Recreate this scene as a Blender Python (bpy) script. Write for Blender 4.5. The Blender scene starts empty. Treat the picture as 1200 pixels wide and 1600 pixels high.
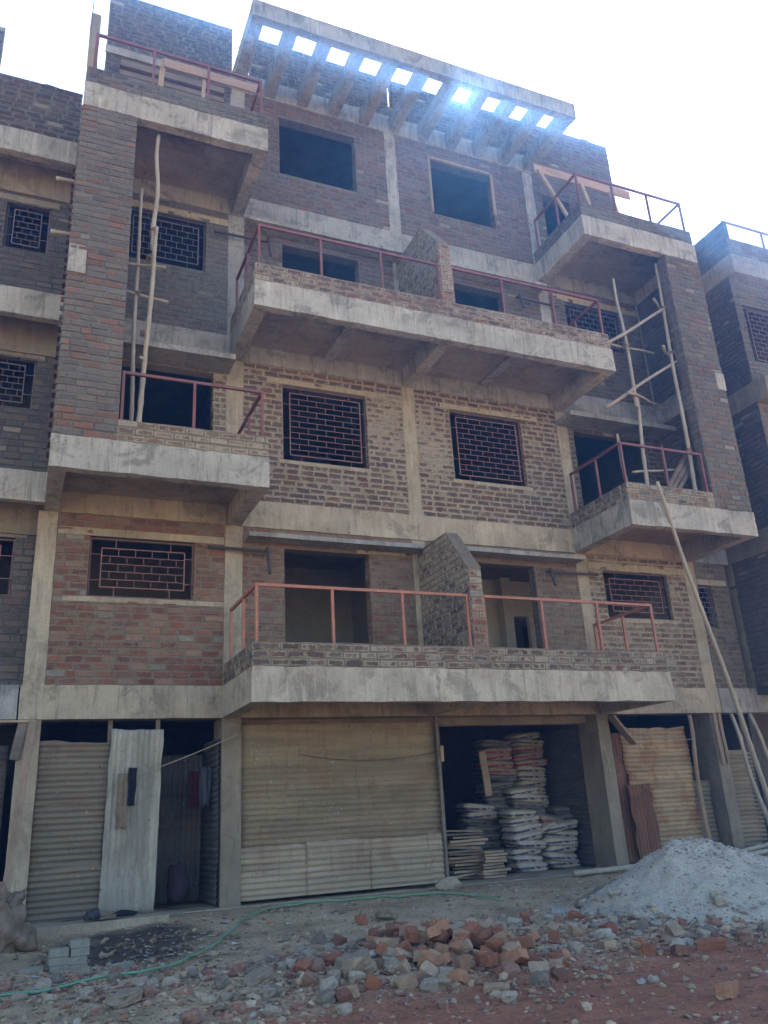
import bpy, math, random
from mathutils import Vector, Matrix, noise
rnd = random.Random(7)
SC = bpy.context.scene
COL = SC.collection
# ------------------------------------------------------------------ camera
cd = bpy.data.cameras.new("camera"); cam = bpy.data.objects.new("camera", cd); COL.objects.link(cam)
RT = Vector((0.92038746, -0.38729651, -0.05374326)); UP = Vector((-0.08555454, -0.33359188, 0.9388274)); FW = Vector((0.38153289, 0.85948698, 0.34016875))
m = Matrix.Identity(4)
for i in range(3):
    m[i][0] = RT[i]; m[i][1] = UP[i]; m[i][2] = -FW[i]
m[0][3], m[1][3], m[2][3] = -6.074, -12.561, -1.906
cam.matrix_world = m
cd.sensor_fit = 'HORIZONTAL'; cd.sensor_width = 36; cd.lens = 1288.5 / 1200 * 36
cd.clip_start = 0.05; cd.clip_end = 2000
SC.camera = cam
# ------------------------------------------------------------------ light
SUN_EL, SUN_AZ = math.radians(46.1), math.radians(32.8)      # azimuth from +Y towards +X
W = bpy.data.worlds.new("World"); SC.world = W; W.use_nodes = True
wn = W.node_tree; wn.nodes.clear()
sky = wn.nodes.new('ShaderNodeTexSky'); sky.sky_type = 'NISHITA'; sky.sun_disc = False
sky.sun_elevation = SUN_EL; sky.sun_rotation = SUN_AZ; sky.air_density = 1.0; sky.dust_density = 0.5; sky.ozone_density = 1.6
bg = wn.nodes.new('ShaderNodeBackground'); bg.inputs[1].default_value = 0.09
wo = wn.nodes.new('ShaderNodeOutputWorld'); wn.links.new(sky.outputs[0], bg.inputs[0]); wn.links.new(bg.outputs[0], wo.inputs[0])
sl = bpy.data.lights.new("sun", 'SUN'); so = bpy.data.objects.new("sun", sl); COL.objects.link(so)
sl.energy = 5.0; sl.angle = math.radians(0.5); sl.color = (1.0, 0.93, 0.82)
sd = Vector((math.sin(SUN_AZ) * math.cos(SUN_EL), math.cos(SUN_AZ) * math.cos(SUN_EL), math.sin(SUN_EL)))
so.rotation_euler = sd.to_track_quat('Z', 'Y').to_euler(); so.location = (10, 15, 30)
SC.view_settings.view_transform = 'Standard'; SC.view_settings.look = 'None'
SC.view_settings.exposure = 2.56; SC.view_settings.gamma = 1.0
SC.render.engine = 'CYCLES'
SC.cycles.max_bounces = 8; SC.cycles.diffuse_bounces = 5
SC.render.resolution_x = 768; SC.render.resolution_y = 1024

# ------------------------------------------------------------------ helpers
def h3(x, y, z, s=1.0): return noise.noise(Vector((x * s, y * s, z * s)))

class MB:
    def __init__(s): s.v = []; s.f = []; s.m = []; s.c = []; s.col = False
    def quad(s, pts, mi=0, c=None):
        n = len(s.v); s.v += [tuple(p) for p in pts]; s.f.append(tuple(range(n, n + len(pts)))); s.m.append(mi); s.c.append(c or (1, 1, 1, 0))
        if c: s.col = True
    def box(s, x0, x1, y0, y1, z0, z1, cell=0.22, amp=0.0, mi=0, c=None, M=None):
        """box with each face subdivided and pushed about a little by noise"""
        if amp == 0: cell = 1e9
        def add(o, a, b, la, lb, nrm):
            na = max(1, min(60, int(math.ceil(la / cell)))); nb = max(1, min(60, int(math.ceil(lb / cell))))
            base = len(s.v)
            for j in range(nb + 1):
                for i in range(na + 1):
                    p = Vector(o) + Vector(a) * (la * i / na) + Vector(b) * (lb * j / nb)
                    if amp:
                        p = p + Vector((h3(p.x, p.y, p.z, 2.3), h3(p.x + 9, p.y, p.z, 2.3), h3(p.x, p.y + 7, p.z, 2.3))) * amp + Vector((h3(p.x, p.y, p.z + 3, 9), h3(p.x + 5, p.y, p.z, 9), h3(p.x, p.y + 3, p.z, 9))) * amp * .6
                    if M: p = M @ p
                    s.v.append(tuple(p))
            for j in range(nb):
                for i in range(na):
                    q = base + j * (na + 1) + i
                    s.f.append((q, q + 1, q + na + 2, q + na + 1)); s.m.append(mi); s.c.append(c or (1, 1, 1, 0))
        lx, ly, lz = x1 - x0, y1 - y0, z1 - z0
        add((x0, y0, z0), (1, 0, 0), (0, 0, 1), lx, lz, 0)
        add((x1, y1, z0), (-1, 0, 0), (0, 0, 1), lx, lz, 0)
        add((x0, y1, z0), (0, -1, 0), (0, 0, 1), ly, lz, 0)
        add((x1, y0, z0), (0, 1, 0), (0, 0, 1), ly, lz, 0)
        add((x0, y0, z1), (1, 0, 0), (0, 1, 0), lx, ly, 0)
        add((x0, y1, z0), (1, 0, 0), (0, -1, 0), lx, ly, 0)
        if c: s.col = True
        return s
    def bar(s, a, b, w, h=None, mi=0, c=None):
        """square tube from a to b"""
        a = Vector(a); b = Vector(b); d = (b - a); L = d.length; d.normalize(); h = h or w
        up = Vector((0, 0, 1)) if abs(d.z) < .9 else Vector((0, 1, 0))
        sx = d.cross(up).normalized(); sy = sx.cross(d).normalized()
        M = Matrix((( sx.x, d.x, sy.x, a.x), (sx.y, d.y, sy.y, a.y), (sx.z, d.z, sy.z, a.z), (0, 0, 0, 1)))
        s.box(-w / 2, w / 2, 0, L, -h / 2, h / 2, mi=mi, c=c, M=M); return s
    def tube(s, pts, radii, n=8, mi=0, c=None, cap=True):
        rings = []
        P = [Vector(p) for p in pts]
        for i, p in enumerate(P):
            d = (P[min(i + 1, len(P) - 1)] - P[max(i - 1, 0)]).normalized()
            up = Vector((0, 0, 1)) if abs(d.z) < .95 else Vector((1, 0, 0))
            a = d.cross(up).normalized(); b = a.cross(d).normalized()
            r = radii[i] if hasattr(radii, '__len__') else radii
            base = len(s.v); rings.append(base)
            for k in range(n):
                t = 2 * math.pi * k / n
                s.v.append(tuple(p + a * math.cos(t) * r + b * math.sin(t) * r))
        for i in range(len(rings) - 1):
            for k in range(n):
                k2 = (k + 1) % n
                s.f.append((rings[i] + k, rings[i] + k2, rings[i + 1] + k2, rings[i + 1] + k)); s.m.append(mi); s.c.append(c or (1, 1, 1, 0))
        if cap:
            s.f.append(tuple(reversed([rings[0] + k for k in range(n)]))); s.m.append(mi); s.c.append(c or (1, 1, 1, 0))
            s.f.append(tuple(rings[-1] + k for k in range(n))); s.m.append(mi); s.c.append(c or (1, 1, 1, 0))
        if c: s.col = True
        return s
    def grid(s, fn, nu, nv, mi=0, c=None):
        base = len(s.v)
        for j in range(nv + 1):
            for i in range(nu + 1): s.v.append(tuple(fn(i / nu, j / nv)))
        for j in range(nv):
            for i in range(nu):
                q = base + j * (nu + 1) + i
                s.f.append((q, q + 1, q + nu + 2, q + nu + 1)); s.m.append(mi); s.c.append(c or (1, 1, 1, 0))
        return s
    def build(s, name, mats, parent=None, smooth=False, loc=None, bevel=0, solid=0):
        me = bpy.data.meshes.new(name); me.from_pydata(s.v, [], s.f); me.update()
        if not isinstance(mats, (list, tuple)): mats = [mats]
        for mt in mats: me.materials.append(mt)
        me.polygons.foreach_set('material_index', s.m)
        if smooth: me.polygons.foreach_set('use_smooth', [True] * len(s.f))
        if s.col:
            at = me.color_attributes.new('Col', 'FLOAT_COLOR', 'CORNER'); arr = []
            for f, c in zip(s.f, s.c):
                if isinstance(c[0], tuple):
                    for q in c: arr += list(q)
                else: arr += list(c) * len(f)
            at.data.foreach_set('color', arr)
        o = bpy.data.objects.new(name, me); COL.objects.link(o)
        if parent is not None:
            o.parent = parent
            if parent.get('_w'): o.location = -Vector(parent['_w'])
        if loc is not None: o.location = loc
        if bevel:
            b = o.modifiers.new('bevel', 'BEVEL'); b.width = bevel; b.segments = 2; b.limit_method = 'ANGLE'
        if solid:
            b = o.modifiers.new('solid', 'SOLIDIFY'); b.thickness = solid
        return o

def tag(o, label=None, cat=None, group=None, kind=None):
    if label: o['label'] = label
    if cat: o['category'] = cat
    if group: o['group'] = group
    if kind: o['kind'] = kind
    return o
def thing(name, label, cat, loc=(0, 0, 0), group=None, world=True):
    """an Empty at the thing's base; parts whose meshes are written in world coordinates are shifted back by it"""
    o = bpy.data.objects.new(name, None); COL.objects.link(o); o.location = loc; o.empty_display_size = .2
    if world and any(loc): o['_w'] = list(loc)
    return tag(o, label, cat, group)
def copy_tree(o, parent=None):
    c = o.copy(); COL.objects.link(c)
    if parent: c.parent = parent
    for ch in list(o.children): copy_tree(ch, c)
    return c

# ------------------------------------------------------------------ materials
class NT:
    def __init__(s, name, rough=.9):
        s.mat = bpy.data.materials.new(name); s.mat.use_nodes = True; s.t = s.mat.node_tree; s.t.nodes.clear()
        s.b = s.n('ShaderNodeBsdfPrincipled'); o = s.n('ShaderNodeOutputMaterial'); s.l(s.b.outputs[0], o.inputs[0])
        s.b.inputs['Roughness'].default_value = rough; s.b.inputs['Specular IOR Level'].default_value = .25
        s.tc = s.n('ShaderNodeTexCoord').outputs['Object']
    def n(s, t): return s.t.nodes.new(t)
    def l(s, a, b): s.t.links.new(a, b)
    def put(s, sock, v):
        if hasattr(v, 'links') or hasattr(v, 'is_linked'): s.l(v, sock)
        else: sock.default_value = v if not isinstance(v, tuple) or len(v) != 3 or sock.type == 'VECTOR' else (*v, 1)
    def noise(s, scale, det=4, rough=.6, dist=0, stretch=None, off=0):
        x = s.n('ShaderNodeTexNoise'); v = s.tc
        if stretch or off:
            mp = s.n('ShaderNodeMapping'); s.l(v, mp.inputs[0]); mp.inputs['Scale'].default_value = stretch or (1, 1, 1); mp.inputs['Location'].default_value = (off, off * 1.7, off * .6); v = mp.outputs[0]
        s.l(v, x.inputs['Vector']); x.inputs['Scale'].default_value = scale; x.inputs['Detail'].default_value = det; x.inputs['Roughness'].default_value = rough; x.inputs['Distortion'].default_value = dist
        return x.outputs[0]
    def ramp(s, f, stops):
        x = s.n('ShaderNodeValToRGB'); s.l(f, x.inputs[0]); e = x.color_ramp.elements
        while len(e) < len(stops): e.new(.5)
        for q, (p, c) in zip(e, stops): q.position = p; q.color = (*c, 1) if isinstance(c, tuple) else (c, c, c, 1)
        return x.outputs[0]
    def mix(s, f, a, b, mode='MIX'):
        x = s.n('ShaderNodeMix'); x.data_type = 'RGBA'; x.blend_type = mode
        s.put(x.inputs[0], f); s.put(x.inputs[6], a); s.put(x.inputs[7], b); return x.outputs[2]
    def math(s, op, a, b=None):
        x = s.n('ShaderNodeMath'); x.operation = op; s.put(x.inputs[0], a)
        if b is not None: s.put(x.inputs[1], b)
        return x.outputs[0]
    def sep(s, v=None):
        x = s.n('ShaderNodeSeparateXYZ'); s.l(v or s.tc, x.inputs[0]); return x.outputs
    def bump(s, h, d=.01, strength=1.0):
        x = s.n('ShaderNodeBump'); s.l(h, x.inputs['Height']); x.inputs['Distance'].default_value = d; x.inputs['Strength'].default_value = strength
        s.l(x.outputs[0], s.b.inputs['Normal'])
    def out(s, c): s.put(s.b.inputs['Base Color'], c); return s.mat

def m_concrete(name, c1, c2, drip=.5, grime=.5, blot=.4, boards=0):
    t = NT(name, .92)
    base = t.mix(t.ramp(t.noise(1.1, 6, .62, .3), [(.35, 0.), (.65, 1.)]), c1, c2)
    base = t.mix(t.math('MULTIPLY', t.ramp(t.noise(2.2, 8, .72, .8, off=4), [(.52, 0.), (.60, 1.)]), blot), base, tuple(x * .62 for x in c2))
    base = t.mix(t.math('MULTIPLY', t.ramp(t.noise(6, 4, .7, .2, stretch=(2.2, 2.2, .16), off=2), [(.56, 0.), (.70, 1.)]), drip), base, tuple(min(.8, x * 1.45) for x in c1))
    base = t.mix(t.math('MULTIPLY', t.ramp(t.noise(7, 5, .7, .3, stretch=(2.0, 2.0, .22), off=11), [(.52, 0.), (.72, 1.)]), grime), base, tuple(x * .42 for x in c2))
    base = t.mix(.5, base, t.ramp(t.noise(38, 5, .8), [(.25, .55), (.5, 1.), (.75, 1.35)]), 'MULTIPLY')
    if boards:
        z = t.n('ShaderNodeTexBrick'); t.l(t.tc, z.inputs[0]); z.inputs['Scale'].default_value = 1; z.inputs['Brick Width'].default_value = 1.15; z.inputs['Row Height'].default_value = .31
        z.inputs['Mortar Size'].default_value = .008; z.inputs['Color1'].default_value = (1, 1, 1, 1); z.inputs['Color2'].default_value = (.78, .76, .74, 1); z.inputs['Mortar'].default_value = (.45, .42, .4, 1)
        base = t.mix(boards, base, z.outputs[0], 'MULTIPLY')
    hh = t.math('ADD', t.noise(55, 4, .7), t.math('MULTIPLY', t.noise(7, 5, .7, .4), 2.2))
    t.bump(hh, .012, .9); return t.out(base)

def m_brick(name, cem, thr=0.0, tint=(1, 1, 1)):
    t = NT(name, .93)
    a = t.n('ShaderNodeAttribute'); a.attribute_name = 'Col'
    c = t.mix(1.0, a.outputs['Color'], (*tint, 1), 'MULTIPLY')
    c = t.mix(.7, c, t.ramp(t.noise(21, 6, .8, .4), [(.25, .45), (.5, 1.), (.78, 1.5)]), 'MULTIPLY')
    c = t.mix(.45, c, t.ramp(t.noise(.8, 5, .7, .6, off=8), [(.3, .55), (.7, 1.25)]), 'MULTIPLY')
    sm = t.math('ADD', t.noise(5.5, 8, .75, .8, off=3), t.math('MULTIPLY', a.outputs['Alpha'], .42))
    sm = t.math('ADD', sm, thr)
    c = t.mix(t.ramp(sm, [(.60, 0.), (.70, .85)]), c, cem)
    t.bump(t.math('ADD', t.noise(60, 5, .75), t.math('MULTIPLY', t.noise(13, 4, .7), 1.6)), .008, .9)
    return t.out(c)

def m_simple(name, c1, c2, scale=4, rough=.9, fine=.4, bump=.004, spec=None, bs=30, stretch=None, metal=0):
    t = NT(name, rough)
    c = t.mix(t.ramp(t.noise(scale, 6, .68, .4, stretch=stretch), [(.33, 0.), (.67, 1.)]), c1, c2)
    c = t.mix(fine, c, t.ramp(t.noise(scale * 9, 4, .75, stretch=stretch, off=5), [(.25, .5), (.75, 1.5)]), 'MULTIPLY')
    if bump: t.bump(t.noise(bs, 5, .7, stretch=stretch), bump)
    if metal: t.b.inputs['Metallic'].default_value = metal
    if spec is not None: t.b.inputs['Specular IOR Level'].default_value = spec
    return t.out(c)

def m_sheet(name, c1, c2, rust=(.20, .09, .04), rustamt=.5, z0=-3.05, dust=(.40, .35, .27), vert=False):
    """weathered corrugated iron: oxide bands, rust blotches, pin holes, run marks and mud splashed up from the ground"""
    t = NT(name, .72); t.b.inputs['Specular IOR Level'].default_value = .3
    st = (1.6, 1, .35) if vert else (.3, 1, 1.6)
    c = t.mix(t.ramp(t.noise(2.2, 6, .65, .5, stretch=st), [(.36, 0.), (.62, 1.)]), c1, c2)
    c = t.mix(t.ramp(t.noise(1.3, 4, .6, .3, stretch=(.35, 1, 5) if not vert else (5, 1, .35), off=21), [(.44, 0.), (.62, .55)]), c, tuple(x * 1.45 for x in c1))
    c = t.mix(t.math('MULTIPLY', t.ramp(t.noise(1.7, 9, .74, 1.1, stretch=(1, 1, .8), off=6), [(.52, 0.), (.60, 1.)]), rustamt), c, rust)
    c = t.mix(t.math('MULTIPLY', t.ramp(t.noise(6, 6, .75, .3, stretch=(2.4, 1, .25), off=15), [(.56, 0.), (.70, 1.)]), .6), c, tuple(x * .38 for x in c2))
    c = t.mix(t.ramp(t.noise(9, 6, .8, .3, off=9), [(.40, 0.), (.66, .5)]), c, dust)
    c = t.mix(t.math('MULTIPLY', t.ramp(t.noise(19, 3, .6, off=12), [(.68, 0.), (.71, 1.)]), .85), c, tuple(x * .15 for x in c1))
    c = t.mix(t.math('MULTIPLY', t.ramp(t.noise(27, 2, .5, off=31), [(.70, 0.), (.73, 1.)]), .7), c, (.5, .47, .4))
    z = t.sep()[2]
    f = t.math('ADD', t.math('MULTIPLY', t.math('SUBTRACT', z, z0), 1.6), t.math('MULTIPLY', t.noise(3, 5, .7), .9))
    c = t.mix(t.ramp(f, [(.35, 1.), (1.0, 0.)]), c, dust)
    t.bump(t.noise(24, 5, .7), .006); return t.out(c)

CEM = (.36, .33, .27)
M = {}
M['fascia'] = m_concrete('fascia_concrete', (.44, .385, .295), (.28, .245, .185), .5, .75, .7, boards=.35)
M['fascia_warm'] = m_concrete('warm_light_fascia_concrete', (.50, .41, .28), (.33, .265, .18), .5, .7, .6, boards=.3)  # lower-floor copy of fascia; warm bounce light is put into its colour
M['beam_warm'] = m_concrete('warm_light_beam_concrete', (.45, .36, .235), (.29, .23, .15), .4, .6, .6)  # lower beams likewise: warm bounce light tinted into the concrete
M['beam'] = m_concrete('beam_concrete', (.355, .32, .26), (.215, .195, .16), .4, .75, .6)
M['column'] = m_concrete('column_concrete', (.42, .335, .215), (.29, .23, .15), .4, .5, .45)  # warm tint put in to offset the blue cast low down
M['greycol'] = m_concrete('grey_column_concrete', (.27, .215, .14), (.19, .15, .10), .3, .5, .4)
M['soffit'] = m_concrete('formwork_bounce_concrete', (.40, .315, .205), (.27, .21, .14), .15, .3, .55, boards=.5)  # formwork brown, plus warm bounce light put into the colour
M['brick'] = m_brick('fired_brick', (.19, .145, .094), 0.03)
M['brick_smear'] = m_brick('cement_smeared_brick', (.31, .25, .165), .03)
M['brick_grey'] = m_brick('weathered_brick', (.115, .10, .08), .03)
M['brick_pillar'] = m_brick('grey_jointed_brick', (.145, .128, .10), .03)
M['mortar_light'] = m_simple('smeared_mortar', (.34, .275, .185), (.23, .185, .125), 3, fine=.6, bump=.012, bs=26)
M['mortar_grey'] = m_simple('grey_mortar', (.15, .132, .105), (.10, .088, .07), 3, fine=.6, bump=.012, bs=26)
M['mortar'] = m_simple('mortar', (.205, .155, .10), (.135, .102, .066), 3, fine=.6, bump=.012, bs=26)
M['mortar_room_shade'] = m_simple('dark_mortar_room_shade', (.092, .08, .066), (.06, .053, .045), 3, fine=.6, bump=.012, bs=26)  # joint mortar; indoors its dark tone stands in for room shade
M['plaster'] = m_simple('interior_plaster', (.33, .295, .22), (.26, .235, .175), 1.2, fine=.35)
M['plaster_pale'] = m_simple('pale_interior_plaster', (.74, .66, .50), (.66, .58, .44), 1.2, fine=.3)
M['rail'] = m_simple('red_oxide_paint', (.20, .062, .042), (.12, .05, .038), 3, rough=.6, fine=.6, bump=0, spec=.4)
M['rail_clear_light'] = m_simple('red_oxide_paint_clear_light', (.40, .145, .075), (.25, .10, .06), 3, rough=.6, fine=.6, bump=0, spec=.4)  # same paint as rail; clearer light on the lowest balcony put into colour
M['grille'] = m_simple('grille_primer', (.27, .13, .095), (.20, .10, .08), 6, rough=.6, fine=.3, bump=0)
M['grille_dark'] = m_simple('dark_grille_steel', (.19, .14, .13), (.13, .11, .11), 6, rough=.6, fine=.3, bump=0)
M['pipe'] = m_simple('dark_pipe', (.07, .05, .045), (.045, .035, .03), 5, rough=.5, fine=.3, bump=0)
M['sheet'] = m_sheet('dusty_sheet', (.235, .175, .098), (.165, .125, .07), rustamt=.45, dust=(.25, .19, .11))
M['sheet_pale'] = m_sheet('pale_sheet', (.33, .255, .16), (.235, .182, .115), rustamt=.4, dust=(.31, .235, .145))
M['sheet_olive'] = m_sheet('olive_sheet', (.135, .105, .06), (.21, .168, .108), rustamt=.5, dust=(.15, .128, .09))
M['sheet_white'] = m_sheet('whitish_upright_sheet', (.33, .285, .205), (.20, .175, .13), rustamt=.6, rust=(.17, .135, .075), dust=(.23, .20, .145), vert=True)
M['sheet_rust'] = m_sheet('orange_stained_sheet', (.34, .23, .115), (.24, .16, .08), rust=(.24, .10, .035), rustamt=.9, dust=(.24, .18, .10))
M['rust'] = m_sheet('rusty_sheet', (.15, .058, .025), (.10, .04, .02), rust=(.07, .032, .02), rustamt=.8, dust=(.16, .085, .045), vert=True)
M['sheet_dark'] = m_sheet('dark_inner_sheet', (.095, .085, .07), (.06, .055, .047), rustamt=.4, dust=(.11, .098, .078))  # inner sheets darkened in colour for the doorway's shade; also the far left sheet
M['bamboo'] = m_simple('weathered_bamboo', (.38, .31, .215), (.27, .22, .15), 7, rough=.7, fine=.4, bump=.003, stretch=(1, 1, .25))
M['wood'] = m_simple('raw_timber', (.30, .21, .13), (.19, .13, .08), 5, rough=.85, fine=.5, bump=.004, stretch=(1, 1, .3))
M['wood_pale'] = m_simple('pale_timber', (.38, .28, .17), (.27, .19, .12), 5, rough=.85, fine=.4, bump=.004, stretch=(.35, 1, 1))
M['wood_grey'] = m_simple('grey_old_timber', (.20, .155, .11), (.12, .095, .07), 5, rough=.9, fine=.5, bump=.004, stretch=(.35, 1, 1))
M['board_orange'] = m_simple('orange_shuttering_board', (.40, .25, .16), (.28, .18, .12), 4, rough=.8, fine=.4, bump=.003, stretch=(.3, 1, 1))
M['rope'] = m_simple('jute_rope', (.24, .14, .085), (.16, .09, .06), 20, bump=.004, bs=90)
M['cord'] = m_simple('dirty_cord', (.35, .29, .19), (.25, .21, .14), 20, bump=0)
M['wire'] = m_simple('dark_cord', (.06, .05, .04), (.04, .035, .03), 20, bump=0)
M['sand'] = m_simple('pale_stone_dust', (.50, .425, .31), (.37, .31, .22), 5, fine=.7, bump=.035, bs=30)
M['hose'] = m_simple('green_hose', (.14, .27, .15), (.10, .20, .11), 3, rough=.45, fine=.3, bump=0, spec=.5)
M['dark_cloth'] = m_simple('dark_cloth', (.02, .022, .028), (.012, .013, .018), 9, bump=.01)
M['red_cloth'] = m_simple('red_cloth', (.05, .006, .007), (.03, .004, .005), 9, bump=.01)  # garment darkened in colour for the shade of the doorway
M['blue_cloth'] = m_simple('pale_blue_cloth', (.075, .078, .078), (.03, .035, .04), 9, bump=.01)
M['floral'] = m_simple('printed_cloth_bag', (.04, .015, .016), (.02, .02, .026), 22, bump=.01)  # bag darkened likewise, doorway shade put into its colour
M['sack'] = m_simple('dusty_sack_cloth', (.22, .155, .10), (.13, .095, .065), 6, fine=.8, bump=.02, bs=14)
M['paver'] = m_simple('grey_paver_block', (.27, .245, .175), (.20, .18, .135), 8, fine=.5, bump=.006)
M['litter'] = m_brick('litter', (.40, .36, .3), -.2)
M['loose'] = m_brick('loose_brick', (.30, .215, .135), -.12)
M['stone'] = m_brick('rubble_stone', (.38, .265, .15), -.02)

# ------------------------------------------------------------------ brickwork
PAL = {
 'red':  [(.195, .076, .042), (.175, .075, .045), (.215, .10, .056), (.15, .07, .046), (.18, .092, .06), (.225, .13, .08)],
 'dull': [(.115, .070, .048), (.13, .078, .052), (.10, .066, .048), (.14, .09, .06), (.115, .082, .06), (.145, .074, .046)],
 'warm': [(.16, .11, .066), (.17, .115, .07), (.135, .09, .058), (.18, .125, .076), (.155, .08, .05), (.145, .11, .072)],
 'pillar': [(.19, .095, .058), (.14, .095, .066), (.125, .102, .08), (.135, .105, .078), (.16, .118, .082), (.12, .098, .074), (.17, .09, .056), (.14, .112, .085)],
 'pillar_r': [(.145, .098, .062), (.12, .10, .075), (.155, .124, .072), (.16, .085, .05), (.112, .094, .07), (.13, .106, .075)],
 'dark': [(.072, .053, .044), (.085, .058, .044), (.062, .051, .043), (.092, .066, .05)],
 'grey': [(.105, .088, .068), (.094, .078, .06), (.12, .096, .07), (.13, .085, .06), (.086, .073, .057)],
}
CH = .106
def brick_face(mb, O, U, N, H, ivals, pal='dull', smear=0.0, smearfn=None, p0=.004, p1=.016, mi=1, pale=.02, edge=.38, BL=.245):
    """running-bond bricks on a wall face: each brick its own slightly crooked block standing proud of the mortar"""
    O = Vector(O); U = Vector(U); N = Vector(N); Z = Vector((0, 0, 1)); cols = PAL[pal]
    n = int(H / CH + .35); ch = H / n
    for i in range(n):
        zc = (i + .5) * ch
        rowtilt = rnd.uniform(-.0015, .0015)
        for (a, b) in ivals(zc):
            u = a - (0 if i % 2 else BL * .5) - rnd.uniform(0, .03)
            while u < b:
                L = BL * rnd.uniform(.93, 1.06)
                if rnd.random() < .10: L *= .52
                u0 = max(a, u); u1 = min(b, u + L)
                if u1 > b - .05: u1 = b
                u += L + rnd.uniform(.013, .024)
                if u1 - u0 < .03: continue
                g = .0085 + rnd.uniform(-.0025, .006)
                z0 = i * ch + g + rnd.uniform(-.003, .003); z1 = (i + 1) * ch - g + rnd.uniform(-.003, .003)
                p = rnd.uniform(p0, p1)
                q = [Vector((u0, z0, 0)), Vector((u1, z0, 0)), Vector((u1, z1, 0)), Vector((u0, z1, 0))]
                c = Vector(((u0 + u1) / 2, (z0 + z1) / 2, 0))
                j = [Vector((rnd.uniform(-.007, .007), rnd.uniform(-.005, .005), 0)) for _ in q]
                bk = [O + U * (w.x + k.x) + Z * (w.y + k.y + rowtilt) - N * .004 for w, k in zip(q, j)]
                fr = []
                for w, k in zip(q, j):
                    dx = .005 if w.x < c.x else -.005; dz = .005 if w.y < c.y else -.005
                    fr.append(O + U * (w.x + k.x + dx) + Z * (w.y + k.y + dz + rowtilt) + N * (p + rnd.uniform(-.003, .003)))
                r = rnd.choice(cols); v = rnd.uniform(.82, 1.16)
                pw = O + U * c.x + Z * c.y
                if rnd.random() < pale: r = (.22, .18, .13)
                sm = smear + (smearfn(c.x, c.y) if smearfn else 0) + .25 * h3(pw.x, pw.y, pw.z, .7) + rnd.uniform(-.12, .12)
                col = (r[0] * v, r[1] * v, r[2] * v, max(0, min(1, sm)))
                # inner face, a rim where mortar has been smeared over the arris, and the sides
                cc = sum(fr, Vector()) / 4; ce = (col[0], col[1], col[2], min(1.3, col[3] + edge)); iw = min(.45, .030 / max(.05, (u1 - u0)))
                inn = [f_ + (cc - f_).dot(U) * U * 2 * iw + (cc - f_).dot(Z) * Z * .50 + N * .001 for f_ in fr]
                mb.quad(inn, mi, col)
                for k in range(4):
                    k2 = (k + 1) % 4
                    mb.quad([fr[k], fr[k2], inn[k2], inn[k]], mi, (ce, ce, col, col))
                    mb.quad([bk[k], bk[k2], fr[k2], fr[k]], mi, ce)
    return mb

def cut(L, H, ops):
    def f(z):
        iv = [(0.0, L)]
        for (a, b, c, d) in ops:
            if c <= z <= d:
                nv = []
                for (s, e) in iv:
                    if a > s: nv.append((s, min(e, a)))
                    if b < e: nv.append((max(s, b), e))
                iv = [x for x in nv if x[1] - x[0] > .02]
        return iv
    return f

def wall_core(mb, O, U, N, L, H, T, ops, mi=0):
    """wall slab with openings; O is the outer bottom start, N points outwards"""
    O = Vector(O); U = Vector(U); N = Vector(N); Z = Vector((0, 0, 1))
    us = sorted({0.0, L} | {min(max(x, 0), L) for o in ops for x in o[:2]}); zs = sorted({0.0, H} | {min(max(x, 0), H) for o in ops for x in o[2:4]})
    def solid(i, j):
        if i < 0 or j < 0 or i >= len(us) - 1 or j >= len(zs) - 1: return False
        cu = (us[i] + us[i + 1]) / 2; cz = (zs[j] + zs[j + 1]) / 2
        return not any(a < cu < b and c < cz < d for (a, b, c, d) in ops)
    P = lambda u, z, d: O + U * u + Z * z - N * d
    for i in range(len(us) - 1):
        for j in range(len(zs) - 1):
            if not solid(i, j): continue
            a, b, c, d = us[i], us[i + 1], zs[j], zs[j + 1]
            mb.quad([P(a, c, 0), P(b, c, 0), P(b, d, 0), P(a, d, 0)], mi)
            mb.quad([P(b, c, T), P(a, c, T), P(a, d, T), P(b, d, T)], mi)
            if not solid(i - 1, j): mb.quad([P(a, c, T), P(a, c, 0), P(a, d, 0), P(a, d, T)], mi)
            if not solid(i + 1, j): mb.quad([P(b, c, 0), P(b, c, T), P(b, d, T), P(b, d, 0)], mi)
            if not solid(i, j - 1): mb.quad([P(a, c, T), P(b, c, T), P(b, c, 0), P(a, c, 0)], mi)
            if not solid(i, j + 1): mb.quad([P(a, d, 0), P(b, d, 0), P(b, d, T), P(a, d, T)], mi)

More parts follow.
